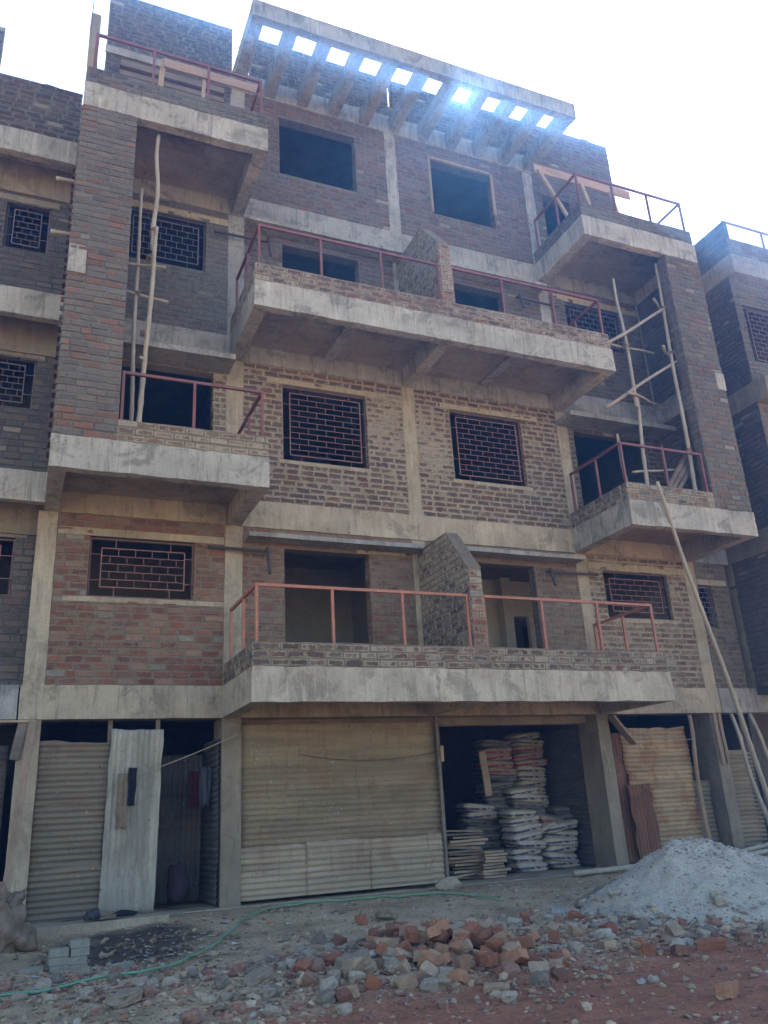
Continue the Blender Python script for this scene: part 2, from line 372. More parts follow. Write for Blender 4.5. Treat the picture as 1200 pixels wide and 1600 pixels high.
def brick_wall(name, parent, O, U, N, L, H, T=.22, ops=(), pal='dull', bm='brick', mm=None, loose_top=False, back=False, ends=False, ret=None, **kw):
    if bm == 'brick' and O[2] >= 6: bm, mm = 'brick_pillar', mm or 'mortar_grey'  # upper walls turn greyer, the bluish veil put into the brick colour
    mm = mm or ('mortar_light' if bm == 'brick_smear' else 'mortar')
    mb = MB(); mb.col = True
    wall_core(mb, O, U, N, L, H, T, ops)
    brick_face(mb, O, U, N, H, cut(L, H, ops), pal, **kw)
    O = Vector(O); Uv = Vector(U); Nv = Vector(N)
    if back: brick_face(mb, O + Uv * L - Nv * T, -Uv, -Nv, H, cut(L, H, [(L - b, L - a, c, d) for a, b, c, d in ops]), pal, **kw)
    if ends:
        brick_face(mb, O - Nv * T, Nv, -Uv, H, cut(T, H, []), pal, **kw)
        brick_face(mb, O + Uv * L, -Nv, Uv, H, cut(T, H, []), pal, **kw)
    else:
        for (a, b, c, d) in ops:      # brick ends showing in the right-hand reveal of each opening
            if d - c > .2 and b < L - .01:
                brick_face(mb, O + Uv * b + Vector((0, 0, c)), -Nv, -Uv, d - c, cut(T, d - c, []), pal, **kw)
    if loose_top:                      # odd bricks left on the top course
        u = .05
        while u < L - .25:
            if rnd.random() < .3:
                c = rnd.choice(PAL[pal]); p = O + Uv * u - Nv * rnd.uniform(.02, .06) + Vector((0, 0, H + .037))
                mb.box(-.11, .11, -.05, .05, -.037, .037, mi=1, c=(*c, .1), M=Matrix.Translation(p + Uv * .11 - Nv * .05) @ Matrix.Rotation(math.atan2(Uv.y, Uv.x) + rnd.uniform(-.1, .1), 4, 'Z'))
            u += .24
    return mb.build(name, [M[mm], M[bm]], parent)

# ------------------------------------------------------------------ ground
def gh(x, y):
    """height of the site in front of the building"""
    z = -3.06
    t = min(1, max(0, (-.5 - y) / 2.8)); t = t * t * (3 - 2 * t); z -= .15 * t
    # hollow in front of the left shops
    z -= .22 * math.exp(-((x + 5.2) / 1.1) ** 2 - ((y + 1.6) / 1.2) ** 2) * (1 if y < -.35 else max(0, 1 - (y + .35) / .15))
    z += .10 * math.exp(-((x + 4.2) / 1.3) ** 2 - ((y + 5.2) / .9) ** 2)
    z += .12 * math.exp(-((x + 2.5) / 1.0) ** 2 - ((y + 4.6) / 1.3) ** 2)
    z += .10 * math.exp(-((x - .3) / 1.4) ** 2 - ((y + 4.6) / 1.2) ** 2)
    k = 1 if y < -.4 else .3
    z += k * (.030 * h3(x, y, 0, 1.4) + .018 * h3(x, y, 4, 4) + .008 * h3(x, y, 8, 11))
    return z
def spaced(lo, hi, a, b, step):
    xs = []; x = a
    while x < b: xs.append(x); x += step
    xs.append(b); s = step; x = a
    left = []
    while x > lo: s *= 1.35; x -= s; left.append(max(x, lo))
    s = step; x = b; right = []
    while x < hi: s *= 1.35; x += s; right.append(min(x, hi))
    return left[::-1] + xs + right
gx = spaced(-400, 400, -7.5, 5.5, .07); gy = spaced(-400, 400, -8.5, .2, .07)
mb = MB(); nx = len(gx)
for y in gy:
    for x in gx:
        z = gh(x, y) if y < 3 else -3.06
        if abs(x) > 30 or abs(y) > 30: z = -3.2
        mb.v.append((x, y, z))
for j in range(len(gy) - 1):
    for i in range(nx - 1):
        q = j * nx + i; mb.f.append((q, q + 1, q + nx + 1, q + nx)); mb.m.append(0); mb.c.append((1, 1, 1, 0))
t = NT('site_earth', .97)
X, Y, Z_ = t.sep()
grey = t.mix(t.ramp(t.noise(1.5, 8, .7, .5), [(.35, 0.), (.65, 1.)]), (.48, .335, .185), (.25, .172, .095))
dusty = t.mix(t.ramp(t.noise(.9, 5, .7, .4, off=7), [(.40, 0.), (.62, 1.)]), grey, (.50, .355, .20))
red = t.mix(t.ramp(t.noise(3, 8, .7, .5, off=3), [(.35, 0.), (.65, 1.)]), (.38, .15, .075), (.25, .10, .052))
f = t.math('ADD', t.math('ADD', t.math('MULTIPLY', Y, -.9), t.math('MULTIPLY', X, .10)), t.math('MULTIPLY', t.noise(1.1, 6, .7, .5, off=5), 2.2))
c = t.mix(t.ramp(t.math('MULTIPLY', t.math('SUBTRACT', f, 5.3), .6), [(.3, 0.), (.8, 1.)]), dusty, red)
far = t.ramp(t.math('MULTIPLY', Y, -.05), [(.48, 0.), (.56, 1.)])
c = t.mix(far, c, (.42, .315, .185))  # unseen ground behind the camera, coloured tan to bounce warm light
# damp dark earth in the hollow by the left shops
dx = t.math('POWER', t.math('MULTIPLY', t.math('ADD', X, 4.75), 1 / 1.15), 2.0); dy = t.math('POWER', t.math('MULTIPLY', t.math('ADD', Y, 1.5), 1 / 1.35), 2.0)
dd = t.math('ADD', t.math('ADD', dx, dy), t.math('MULTIPLY', t.noise(2.5, 6, .7, off=2), 1.6))
c = t.mix(t.ramp(dd, [(.75, 1.), (1.0 * 1.0, 0.)]) if False else t.ramp(t.math('MULTIPLY', dd, .5), [(.55, .9), (.85, 0.)]), c, (.055, .045, .036))
c = t.mix(.75, c, t.ramp(t.noise(26, 6, .85), [(.25, .4), (.5, 1.), (.75, 1.6)]), 'MULTIPLY')
vo = t.n('ShaderNodeTexVoronoi'); t.l(t.tc, vo.inputs['Vector']); vo.inputs['Scale'].default_value = 34
t.bump(t.math('ADD', t.math('MULTIPLY', vo.outputs[0], .8), t.noise(18, 8, .8)), .03, 1.0)
ground = mb.build('ground', t.out(c), None, smooth=True); tag(ground, kind='structure')

# ------------------------------------------------------------------ main building
FL = [0.0, 3.05, 6.12, 9.22, 12.30]
BD = -1.77                      # outer plane of balconies
BH = .47
main = thing('apartment_building', 'unfinished four storey brick and concrete apartment building with projecting balconies and a roof pergola', 'building', (0, .4, -3.06))
def part(mb, name, mats, parent=main, **k): return mb.build(name, mats, parent, **k)
def cbox(name, mat, x0, x1, y0, y1, z0, z1, amp=.006, parent=main, bevel=.006):
    return MB().box(x0, x1, y0, y1, z0, z1, .16, amp).build(name, M[mat] if isinstance(mat, str) else mat, parent)
def child(o, name, mb, mats, **k):
    c = mb.build(name, mats, None, **k); c.parent = o; return c     # parent mesh already carries the shift

# columns
CX = [(-6.12, -5.84), (-3.33, -3.04), (0.0, .25), (3.47, 3.72), (6.14, 6.41)]
for i, (a, b) in enumerate(CX):
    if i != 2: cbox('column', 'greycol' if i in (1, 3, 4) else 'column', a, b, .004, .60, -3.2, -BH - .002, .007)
    for k in range(4):
        if k == 3 and i in (0, 4): continue
        if k and i == 0: a = -6.03
        cbox('column', 'column' if k < 2 else 'beam', a, b, -.012, .24, FL[k] + .002, FL[k + 1] - BH - .002, .010)  # upper columns take the cooler beam tone, the veil's blue put into colour
cbox('column', 'greycol', -6.02, -5.84, -.012, .22, FL[3] + .01, 12.75, .01)
# beams on the wall plane
for k in range(5):
    z = FL[k]
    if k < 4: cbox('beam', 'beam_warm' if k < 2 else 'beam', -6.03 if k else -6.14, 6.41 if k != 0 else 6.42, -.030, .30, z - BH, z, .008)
    else: cbox('beam', 'beam', -3.33, 3.75, -.030, .30, z - BH, z, .008)
# floor slabs and rear structure
for k in range(5):
    z = FL[k]; cbox('floor_slab', 'soffit' if k < 2 else 'mortar_room_shade', -6.1 if k < 4 else -5.69, 7.3 if k < 4 else 6.12, .302, 8.0, z - .13, z - .004, 0)  # upper slabs darkened in colour to stand for room shade
cbox('rear_wall', 'plaster', -6.1, -5.0, 7.8, 8.02, -3.2, 12.3, 0)
mbk = MB(); ops = []
for k in range(5):
    for (a, b) in ([(2.2, 3.4), (7.2, 8.4)] if k == 1 else []):  # unseen rear openings, added to let light into the first-floor rooms
        zz = -3.2 if k == 0 else FL[k - 1]
        ops.append((a, b, zz + 3.2 + 1.0, zz + 3.2 + 2.2) if k else (a, b, 1.4, 2.2))
wall_core(mbk, (7.35, 8.03, -3.2), (-1, 0, 0), (0, 1, 0), 12.3, 15.5, .2, [o for o in ops if o[3] < 15])
mbk.build('rear_wall', M['plaster'], main)
cbox('side_wall', 'mortar_room_shade', -6.12, -5.95, .61, 7.99, -3.2, 9.2, 0); cbox('side_wall', 'mortar_room_shade', -5.69, -5.5, .22, 7.7, 9.23, 12.15, 0); cbox('side_wall', 'mortar_room_shade', 5.95, 6.13, .22, 7.7, 9.23, 12.15, 0)
cbox('side_wall', 'mortar_room_shade', 7.2, 7.38, .35, 7.99, -3.2, 9.2, 0)
# inner walls
PD = (3.86, 4.40)
for k in range(4):
    z = FL[k]; zt = FL[k + 1] - .135
    for x in ((-3.2, .12, 6.3) if k == 0 else (-3.2, .12, 3.6, 6.3)):
        cbox('inner_wall', 'plaster' if k == 0 else 'mortar_room_shade', x - .06, x + .06, .305, 4.2 if k else 3.19, z, zt, 0)  # upper inner walls take the dark tone in place of shade
    iw = MB()
    pr = [(1.2, 2.0, 0, 2.1), (3.6, 4.3, 0, 2.1), (PD[0] + 5.94, PD[1] + 5.94, 0, 1.6)]
    wall_core(iw, (-5.94, 4.21 if k else 3.2, z), (1, 0, 0), (0, -1, 0), 13.1, zt - z, .12, pr)
    if k == 0:
        iw = MB(); wall_core(iw, (-5.94, 3.2, z), (1, 0, 0), (0, -1, 0), 6.0, zt - z, .12, pr[:2]); iw.build('inner_wall', M['plaster'], main)
        iw = MB(); wall_core(iw, (.18, 3.2, z), (1, 0, 0), (0, -1, 0), 6.1, zt - z, .12, [(PD[0] - .18, PD[1] - .18, 0, 2.1)])
    iw.build('inner_wall', M['plaster_pale'] if k == 0 else M['mortar_room_shade'], main)
# pale column and dark inner doorway seen through the right doorway on the first floor
cbox('inner_column', 'plaster_pale', 3.60, 3.83, 2.95, 3.19, 0, 2.915, 0)

# wall bays -----------------------------------------------------------------
def bay(k, x0, x1, ops, pal, y=0.0, ztop=None, **kw):
    z0 = FL[k]; z1 = (ztop or FL[k + 1] - BH)
    return brick_wall('wall', main, (x0, y, z0 + .002), (1, 0, 0), (0, -1, 0), x1 - x0, z1 - z0 - .004, .21, [(a - x0, b - x0, c - z0, d - z0) for a, b, c, d in ops], pal, **kw)
LW = {  # windows with grilles and plain openings: bay -> openings
 'W1L': (-5.37, -3.80, 1.30, 2.24), 'W1R': (4.08, 5.68, 1.33, 2.28), 'D1L': (-2.34, -.82, -.1, 2.25), 'D1R': (1.30, 2.52, -.1, 2.25),
 'D2L': (-5.10, -3.55, 2.9, 5.33), 'D2R': (3.86, 5.72, 2.9, 5.25), 'W2A': (-2.34, -.73, 3.86, 5.32), 'W2B': (1.0, 2.61, 3.86, 5.32),
 'W3L': (-5.10, -3.74, 7.38, 8.46), 'W3R': (4.14, 5.66, 7.38, 8.44), 'D3L': (-2.30, -.74, 6.0, 8.33), 'D3R': (1.32, 2.54, 6.0, 8.30),
 'W4A': (-2.33, -.68, 10.03, 11.45), 'W4B': (1.05, 2.61, 9.98, 11.42), 'D4R': (3.95, 4.72, 9.3, 11.30)}
def near(cx, cz, r, h): return lambda u, z: .62 * math.exp(-((u - cx) / r) ** 2 - ((z - cz) / h) ** 2)
bay(0, -5.84, -3.33, [LW['W1L']], 'red', smear=.02, pale=.05)
bay(0, -3.04, 0.0, [LW['D1L']], 'red', smear=.15)
bay(0, .25, 3.47, [LW['D1R']], 'warm', smear=.15)
bay(0, 3.72, 6.14, [LW['W1R']], 'warm', smear=.05, bm='brick_smear')
bay(1, -5.84, -3.33, [LW['D2L']], 'warm', smear=.15, bm='brick_smear')
bay(1, -3.04, 0.0, [LW['W2A']], 'dull', bm='brick_smear', smear=-.22, smearfn=near(2.70, 1.7, .5, .9))
bay(1, .25, 3.47, [LW['W2B']], 'dull', bm='brick_smear', smear=-.22, smearfn=near(.3, 1.4, .45, .9))
bay(1, 3.72, 6.14, [LW['D2R']], 'dark', smear=.1)
bay(2, -5.84, -3.33, [LW['W3L']], 'grey', smear=.18)
bay(2, -3.04, 0.0, [LW['D3L']], 'dull', smear=.1)
bay(2, .25, 3.47, [LW['D3R']], 'dull', smear=.1)
bay(2, 3.72, 6.14, [LW['W3R']], 'dull', smear=.0)
bay(3, -3.04, 0.0, [LW['W4A']], 'dull', bm='brick', smear=-.1)
bay(3, .25, 3.47, [LW['W4B']], 'dull', bm='brick', smear=-.1)
bay(3, 3.72, 6.14, [LW['D4R']], 'dull', ztop=13.42, loose_top=True)
# recess wall between the building and the next one
brick_wall('wall', main, (6.41, .0, .002), (1, 0, 0), (0, -1, 0), .85, 2.57, .2, [(.02, .40, 1.20, 2.10)], 'grey', smear=.2)
cbox('beam', 'beam', 6.43, 9.4, -.04, .28, -BH, 0, .008); cbox('beam', 'beam', 6.43, 7.38, -.02, .28, 3.05 - BH, 3.05, .008)
# low-set lintels (pale plaster bands above openings, a little proud)
def band(x0, x1, z0, z1, y=-.016, mat='column'): cbox('lintel', mat, x0, x1, y, .1, z0, z1, .004)
band(-5.83, -3.34, 2.245, 2.36); band(-5.7, -3.34, 1.22, 1.295, mat='column')
band(3.74, 6.13, 2.285, 2.42); band(-2.62, -.35, 5.325, 5.42); band(.8, 3.0, 5.325, 5.42)
band(-5.83, -3.34, 8.465, 8.6); band(3.74, 6.13, 8.445, 8.6); band(-2.40, -.70, 3.79, 3.855); band(.95, 2.7, 3.79, 3.855)
band(6.42, 7.2, 2.11, 2.22); band(4.0, 5.8, 1.25, 1.325)
band(-1.05, -.02, 2.26, 2.32)
# sunshades over the openings
def shade(x0, x1, z, d=.36, th=.075): cbox('sunshade', 'beam', x0, x1, -d, -.032, z, z + th, .006)
shade(-3.02, .06, 2.315); shade(.42, 3.44, 2.34); shade(-3.02, .06, 8.46); shade(.42, 3.44, 8.44)
shade(-5.18, -3.30, 5.34, .55, .10); shade(3.44, 6.12, 5.30, .55, .10)

# windows with grilles
def grille(mb, x0, x1, z0, z1, y, rows, cols, inset, stubs, r=.005, outer=True):
    w = x1 - x0; h = z1 - z0
    def H(xa, xb, z): mb.bar((xa, y, z), (xb, y, z), 2 * r)
    def V(x, za, zb): mb.bar((x, y + .004, za), (x, y + .004, zb), 2 * r)
    if outer: 
        for z in (z0 + .012, z1 - .012): H(x0, x1, z)
        for x in (x0 + .012, x1 - .012): V(x, z0, z1)
    a0, a1 = x0 + inset[0] * w, x1 - inset[1] * w; b0, b1 = z0 + inset[2] * h, z1 - inset[3] * h
    for z in (b0, b1): mb.bar((a0, y, z), (a1, y, z), 3.2 * r)
    for x in (a0, a1): mb.bar((x, y + .004, b0), (x, y + .004, b1), 3.2 * r)
    rh = (b1 - b0) / rows; cw = (a1 - a0) / cols
    for i in range(1, rows): H(a0, a1, b0 + i * rh)
    for i in range(rows):
        for c in range(1, cols + 1):
            x = a0 + (c - (.5 if i % 2 else 0)) * cw
            if a0 + .03 < x < a1 - .03: V(x, b0 + i * rh, b0 + (i + 1) * rh)
    for s in stubs[0]: V(x0 + s * w, z0, b0); V(x0 + s * w, b1, z1)
    for s in stubs[1]: H(x0, a0, z0 + s * h); H(a1, x1, z0 + s * h)
def window(key, rows, cols, inset, stubs, mat='grille', y=.05, rect=None, parent=main, r=.005):
    x0, x1, z0, z1 = rect or LW[key]
    f = MB(); t_ = .035
    f.box(x0, x1, y + .02, y + .07, z0, z0 + t_); f.box(x0, x1, y + .02, y + .07, z1 - t_, z1)
    f.box(x0, x0 + t_, y + .022, y + .068, z0 + t_, z1 - t_); f.box(x1 - t_, x1, y + .022, y + .068, z0 + t_, z1 - t_)
    w = f.build('window', M['pipe'], parent); g = MB(); grille(g, x0 + .01, x1 - .01, z0 + .01, z1 - .01, y, rows, cols, inset, stubs, r)
    child(w, 'grille', g, M[mat]); return w
window('W1L', 5, 5, (.11, .09, .17, .17), ((.24, .77), (.28, .72)))
window('W1R', 6, 5, (.10, .12, .15, .15), ((.2, .72), (.28, .72)))
window('W2A', 11, 4, (.09, .07, .08, .08), ((.22, .8), (.3, .76)))
window('W2B', 11, 5, (.09, .07, .08, .08), ((.22, .8), (.3, .76)))
window('W3L', 6, 6, (.05, .09, .13, .13), ((.24, .77), (.3, .7)), 'grille_dark')
window('W3R', 6, 6, (.09, .09, .13, .13), ((.24, .77), (.3, .7)), 'grille_dark')
window('S', 8, 2, (.02, .2, .03, .03), ((.4,), (.5,)), 'grille_dark', rect=(6.43, 6.81, 1.20, 2.10))
# timber frame left round the fourth-floor right opening, boards in the terrace openings
f = MB(); f.box(1.0, 1.05, -.05, -.013, 9.98, 11.5); f.box(2.55, 2.615, -.06, -.02, 10.3, 11.42); f.box(1.06, 2.54, -.05, -.013, 11.42, 11.49)
f.build('timber_frame', M['wood'], main)

# terrace room walls at the left: brick mass above boards
lb = brick_wall('wall', main, (-5.70, 0, 9.225), (1, 0, 0), (0, -1, 0), 2.40, 4.24, .21, [(.25, 2.25, .5, 2.6)], 'dark', smear=-.2, loose_top=False)
f = MB()
for i in range(9):
    z = 9.75 + i * .235; f.box(-5.44, -3.46, -.02 - rnd.uniform(0, .05), .03, z, z + rnd.uniform(.10, .15), .5, .01)
f.build('shuttering_boards', M['wood_grey'], main)
f = MB(); f.box(-5.45, -3.45, .035, .10, 9.73, 11.82); f.build('dark_gap_panel', M['pipe'], main)  # dark panel standing in for the shade in the gaps between boards
cbox('beam', 'beam', -5.72, -3.31, -.05, -.011, 11.85, 12.02, .006)
# parapet over the pergola beam
brick_wall('parapet', main, (-2.90, .02, 12.302), (1, 0, 0), (0, -1, 0), 6.6, 1.13, .21, [(3.07, 3.20, .34, 1.5), (6.39, 6.46, .25, .42)], 'dark', smear=-.1)
# rebars on the column tops
f = MB()
for (x, y, z0, z1) in [(-6.0, .03, 12.7, 13.9), (-5.87, .05, 12.7, 14.1), (-5.9, .18, 12.7, 13.6), (-3.22, .05, 12.2, 13.7), (-3.12, .15, 12.2, 13.5), (6.0, .1, 13.4, 13.7), (3.4, .1, 13.4, 13.7)]:
    f.tube([(x, y, z0), (x + .01, y, (z0 + z1) / 2), (x + rnd.uniform(-.04, .04), y, z1)], .009, 5)
f.build('rebar', M['pipe'], main)

# balconies -------------------------------------------------------------------
def balcony(x0, x1, k, ribs=(), ends=(1, 1), mat='fascia'):
    z = FL[k]; mb = MB(); ft = .16; aw = .22
    mb.box(x0, x1, BD, BD + ft, z - BH, z, .10, .013)
    y0, y1 = BD + ft, -.033
    mb.box(x0, x0 + aw, y0 + .001, y1, z - BH + .003, z - .002, .18, .006)
    mb.box(x1 - aw, x1, y0 + .001, y1, z - BH + .003, z - .002, .18, .006)
    for r in ribs: mb.box(r - .11, r + .11, y0 + .001, y1, z - BH + .006, z - .13, .18, .006)
    mb.box(x0 + aw + .001, x1 - aw - .001, y0 + .002, y1, z - .14, z - .003, .5, .004, mi=1)
    # shallow secondary rib marks left by the formwork
    xs = [x0 + aw] + list(ribs) + [x1 - aw]
    for a, b in (zip(xs, xs[1:]) if k == 2 else []):
        mb.box((a + b) / 2 - .09, (a + b) / 2 + .09, y0 + .003, y1 - .01, z - .20, z - .141, .3, .003, mi=0)
    return mb.build('balcony', [M[mat], M['soffit']], main)
def low_parapet(bal, x0, x1, k, pal='dull', bm='brick_smear', left=True, right=True, H=.325, y=BD + .01):
    z = FL[k] + .002; mb = MB(); mb.col = True; T = .11
    wall_core(mb, (x0, y, z), (1, 0, 0), (0, -1, 0), x1 - x0, H, T, [])
    brick_face(mb, (x0, y, z), (1, 0, 0), (0, -1, 0), H, cut(x1 - x0, H, []), pal, smear=.15)
    if left:
        wall_core(mb, (x0 + .001, -.04, z), (0, -1, 0), (-1, 0, 0), -.04 - y - .001, H - .002, T, [])
        brick_face(mb, (x0, -.04, z), (0, -1, 0), (-1, 0, 0), H, cut(-.04 - y, H, []), 'grey', smear=.1)
    if right:
        wall_core(mb, (x1 - .001, y + .001, z), (0, 1, 0), (1, 0, 0), -.04 - y, H - .002, T, [])
        brick_face(mb, (x1 - T, -.04, z), (0, -1, 0), (-1, 0, 0), H, cut(-.05 - y - T, H, []), 'grey', smear=.1)
    # uneven mortar bed on top
    mb.box(x0 + .01, x1 - .01, y + .01, y + T - .01, z + H, z + H + .012, .1, .012, mi=0)
    return child(bal, 'parapet', mb, [M['mortar_grey'], M['brick_pillar']] if k == 3 else [M['mortar'], M[bm]])  # top floor gets the greyer set, veil tint put into the brick
def railing(bal, k, y, segs, mat, sides=(), zt=1.14, zb=.33, w=.042):
    z = FL[k]; mb = MB()
    for (xs, (a, b)) in segs:
        mb.bar((a, y, z + zt), (b, y, z + zt), w)
        for x in xs: mb.bar((x, y + .001, z + zb), (x, y + .001, z + zt - w / 2), w - .003)
    for (x, ya, yb, ys) in sides:
        mb.bar((x, ya, z + zt + .001), (x, yb, z + zt + .001), w)
        for yy in ys: mb.bar((x + .001, yy, z + zb), (x + .001, yy, z + zt - w / 2), w - .004)
    return child(bal, 'railing', mb, M[mat])
RY = BD + .07
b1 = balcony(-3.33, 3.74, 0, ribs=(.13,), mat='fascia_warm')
low_parapet(b1, -3.32, 3.70, 0)
railing(b1, 0, RY, [((-3.25, -2.14, -1.04, .05), (-3.27, .07)), ((.34, 1.40, 2.48, 3.60), (.32, 3.62))], 'rail_clear_light', [(-3.25, RY, -.14, (-.95, -.16)), (3.60, RY, -.12, (-.95, -.14))])
b2l = balcony(-6.05, -3.07, 1)
low_parapet(b2l, -5.22, -3.08, 1, 'warm')
railing(b2l, 1, RY, [((-5.17, -4.17, -3.16), (-5.19, -3.14))], 'rail', [(-3.16, RY, -.14, (-.9, -.16))], zt=1.10)
b2r = balcony(3.46, 6.41, 1)
low_parapet(b2r, 3.48, 5.48, 1, 'pillar_r')
railing(b2r, 1, RY, [((3.53, 4.50, 5.42), (3.51, 5.44))], 'rail', [(3.53, RY, -.14, (-.95, -.16))], zt=1.12)
b3 = balcony(-3.29, 3.66, 2, ribs=(.13,))
low_parapet(b3, -3.28, 3.63, 2)
railing(b3, 2, RY, [((-3.20, -2.14, -1.04, .06), (-3.22, .08)), ((.34, 1.38, 2.48, 3.56), (.32, 3.58))], 'rail', [(-3.20, RY, -.14, (-.95, -.16)), (3.56, RY, -.12, (-.95, -.14))], zt=1.11)
b4l = balcony(-6.02, -3.06, 3)
low_parapet(b4l, -6.0, -3.08, 3, 'grey', right=True)
railing(b4l, 3, RY, [((-5.90, -4.99, -4.08, -3.16), (-5.92, -3.14))], 'rail', [(-3.16, RY, -.14, (-.95, -.16)), (-5.90, RY, -.14, (-.95,))], zt=1.11)
b4r = balcony(3.46, 6.39, 3)
low_parapet(b4r, 3.48, 6.36, 3, 'grey')
railing(b4r, 3, RY, [((3.53, 4.44, 5.36, 6.28), (3.51, 6.30))], 'rail', [(3.53, RY, -.14, (-.95, -.16)), (6.28, RY, -.14, (-.95, -.16))], zt=1.10)
# posts that carry props on the top left balcony
def divider(bal, k):
    """brick wall between the two flats' balconies, its top cut on a slope"""
    z = FL[k] + .34; mb = MB(); mb.col = True; x0, x1 = .09, .31; yb, yf = -.035, BD + .005
    zt, ys, zf = FL[k] + 2.33, -1.12, FL[k] + 1.56
    prof = [(yb, FL[k]), (yf, FL[k]), (yf, zf), (ys, zt), (yb, zt)]
    mb.v += [(x0, y, zz) for y, zz in prof] + [(x1, y, zz) for y, zz in prof]
    mb.f.append((0, 1, 2, 3, 4)); mb.f.append((9, 8, 7, 6, 5)); mb.m += [0, 0]; mb.c += [(1, 1, 1, 0)] * 2
    for i in range(5):
        j = (i + 1) % 5; mb.f.append((i, i + 5, j + 5, j)); mb.m.append(0); mb.c.append((1, 1, 1, 0))
    Hh = zt - FL[k]
    def iv(zc):
        zz = FL[k] + zc
        ymin = yf if zz < zf else yf + (ys - yf) * (zz - zf) / (zt - zf)
        return [(0, max(.05, -(ymin - yb) - .02))]
    brick_face(mb, (x0, yb, FL[k]), (0, -1, 0), (-1, 0, 0), Hh, iv, 'grey', smear=.25)
    def iv2(zc): return [(0.02, -(iv(zc)[0][0] - iv(zc)[0][1]))]
    brick_face(mb, (x0, yf, FL[k] + .34), (1, 0, 0), (0, -1, 0), zf - FL[k] - .36, cut(x1 - x0, 9, []), 'red', smear=.2)
    # rough cement cap along the sloping and level top
    for (ya, za, yb2, zb2) in [(yf + .01, zf - .01, ys, zt - .005), (ys, zt, yb, zt)]:
        n = 8
        for i in range(n):
            a = i / n; b = (i + 1) / n + .02; p = Vector((.2, ya + (yb2 - ya) * a, za + (zb2 - za) * a + .012)); q = Vector((.2, ya + (yb2 - ya) * b, za + (zb2 - za) * b + .012))
            mb.bar(p, q, .235 + rnd.uniform(-.02, .01), .03 + rnd.uniform(0, .012))
    child(bal, 'divider_wall', mb, [M['mortar'], M['brick_smear']])
divider(b1, 0); divider(b3, 2)

# pillars at the outer corners with their side walls --------------------------
def pillar(x0, x1, side_x, pal, left):
    z0, z1 = FL[1] + .003, FL[3] - BH - .003; H = z1 - z0; yf = BD + .012
    mb = MB(); mb.col = True
    wall_core(mb, (x0, yf, z0), (1, 0, 0), (0, -1, 0), x1 - x0, H, .23, [])
    brick_face(mb, (x0, yf, z0), (1, 0, 0), (0, -1, 0), H, cut(x1 - x0, H, []), pal, smear=-.15, p0=.006, p1=.02, mi=1, pale=.015)
    brick_face(mb, (x0, yf + .23, z0), (0, -1, 0), (-1, 0, 0), H, cut(.23, H, []), pal, p0=.006, p1=.02, pale=.01)
    o = mb.build('pillar', [M['mortar_grey'], M['brick_pillar']], main)
    # side wall running back to the building
    mb = MB(); mb.col = True; sx0, sx1 = side_x
    for (za, zb) in [(z0, FL[2] - BH - .002), (FL[2] + .002, z1)]:
        wall_core(mb, (sx0, -.04, za), (0, -1, 0), (-1, 0, 0), -.04 - (yf + .232), zb - za, sx1 - sx0, [])
        brick_face(mb, (sx0, -.04, za), (0, -1, 0), (-1, 0, 0), zb - za, cut(-.04 - (yf + .235), 9, []), 'grey' if not left else 'pillar', smear=-.1, p0=.008, p1=.02)
    if left:                       # toothed brick ends left for the next building
        z = z0 + .3; 
        while z < z1 - .1:
            c = rnd.choice(PAL['dull']); mb.box(sx0 - .06, sx0, -.42, -.2, z, z + .07, mi=1, c=(*c, 0.)); z += .165
    mb.build('side_wall', [M['mortar_room_shade'], M['brick_grey']], main)
    cbox('side_beam', 'beam', sx0 - .012, sx1 + (-.01 if left else .01), BD + .004, -.033, FL[2] - BH, FL[2], .005)
pillar(-6.03, -5.21, (-6.03, -5.82), 'pillar', True)
pillar(5.50, 6.39, (6.17, 6.38), 'pillar_r', False)
cbox('beam_end', 'fascia', -6.035, -5.80, BD - .022, BD + .01, 5.62, 6.02, .006); cbox('beam_end', 'fascia', 6.17, 6.392, BD - .022, BD + .01, 5.66, 6.04, .006)

# pergola ---------------------------------------------------------------------
pg = cbox('pergola', 'beam', -3.32, 3.76, BD, BD + .17, 11.83, 12.22, .006)
x = -3.32
for i in range(11):
    w = .24 if i in (0, 10) else .21
    xa = -3.32 + i * (7.08 - .21) / 10; 
    if i == 10: xa = 3.76 - w
    mb = MB().box(xa, xa + w, BD + .172, -.033, 11.86, 12.20, .25, .005); child(pg, 'slat', mb, M['beam'])

# drain pipes ------------------------------------------------------------------
def pipe(x0, x1, z, down=.42):
    f = MB(); f.tube([(x0, -.09, z + .03), (x1 - .05, -.16, z - .01), (x1, -.22, z - .02)], .026, 8); f.tube([(x1, -.22, z + .03), (x1 + .01, -.30, z - down)], .03, 8)
    f.tube([(x1, -.22, z + .035), (x1 + .003, -.235, z - .05)], .037, 8)
    f.build('drain_pipe', M['pipe'], main, smooth=False)
pipe(-3.62, -2.68, 2.14); pipe(-3.62, -2.62, 8.20); pipe(3.9, 2.72, 2.12, .3); pipe(3.9, 2.82, 8.16, .35)

# plinth with the raised step in front of the left shops
mb = MB(); mb.box(-6.6, -4.1, -.42, .9, -3.6, -3.035, .15, .015); mb.box(-4.099, 4.2, -.12, .9, -3.5, -3.05, .2, .012); mb.build('plinth', M['column'], main)
# ground floor inside
cbox('inner_wall', 'mortar_room_shade', -6.1, 7.2, 5.0, 5.15, -3.2, -.14, 0)
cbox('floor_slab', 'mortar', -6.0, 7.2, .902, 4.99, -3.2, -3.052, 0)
cbox('inner_wall', 'mortar_room_shade', .14, .22, .7, 4.99, -3.05, -.14, 0)
# remains of the ground floor ceiling beam over the open shop
cbox('beam', 'soffit', -3.0, 3.46, .31, .5, -.60, -.135, .006)

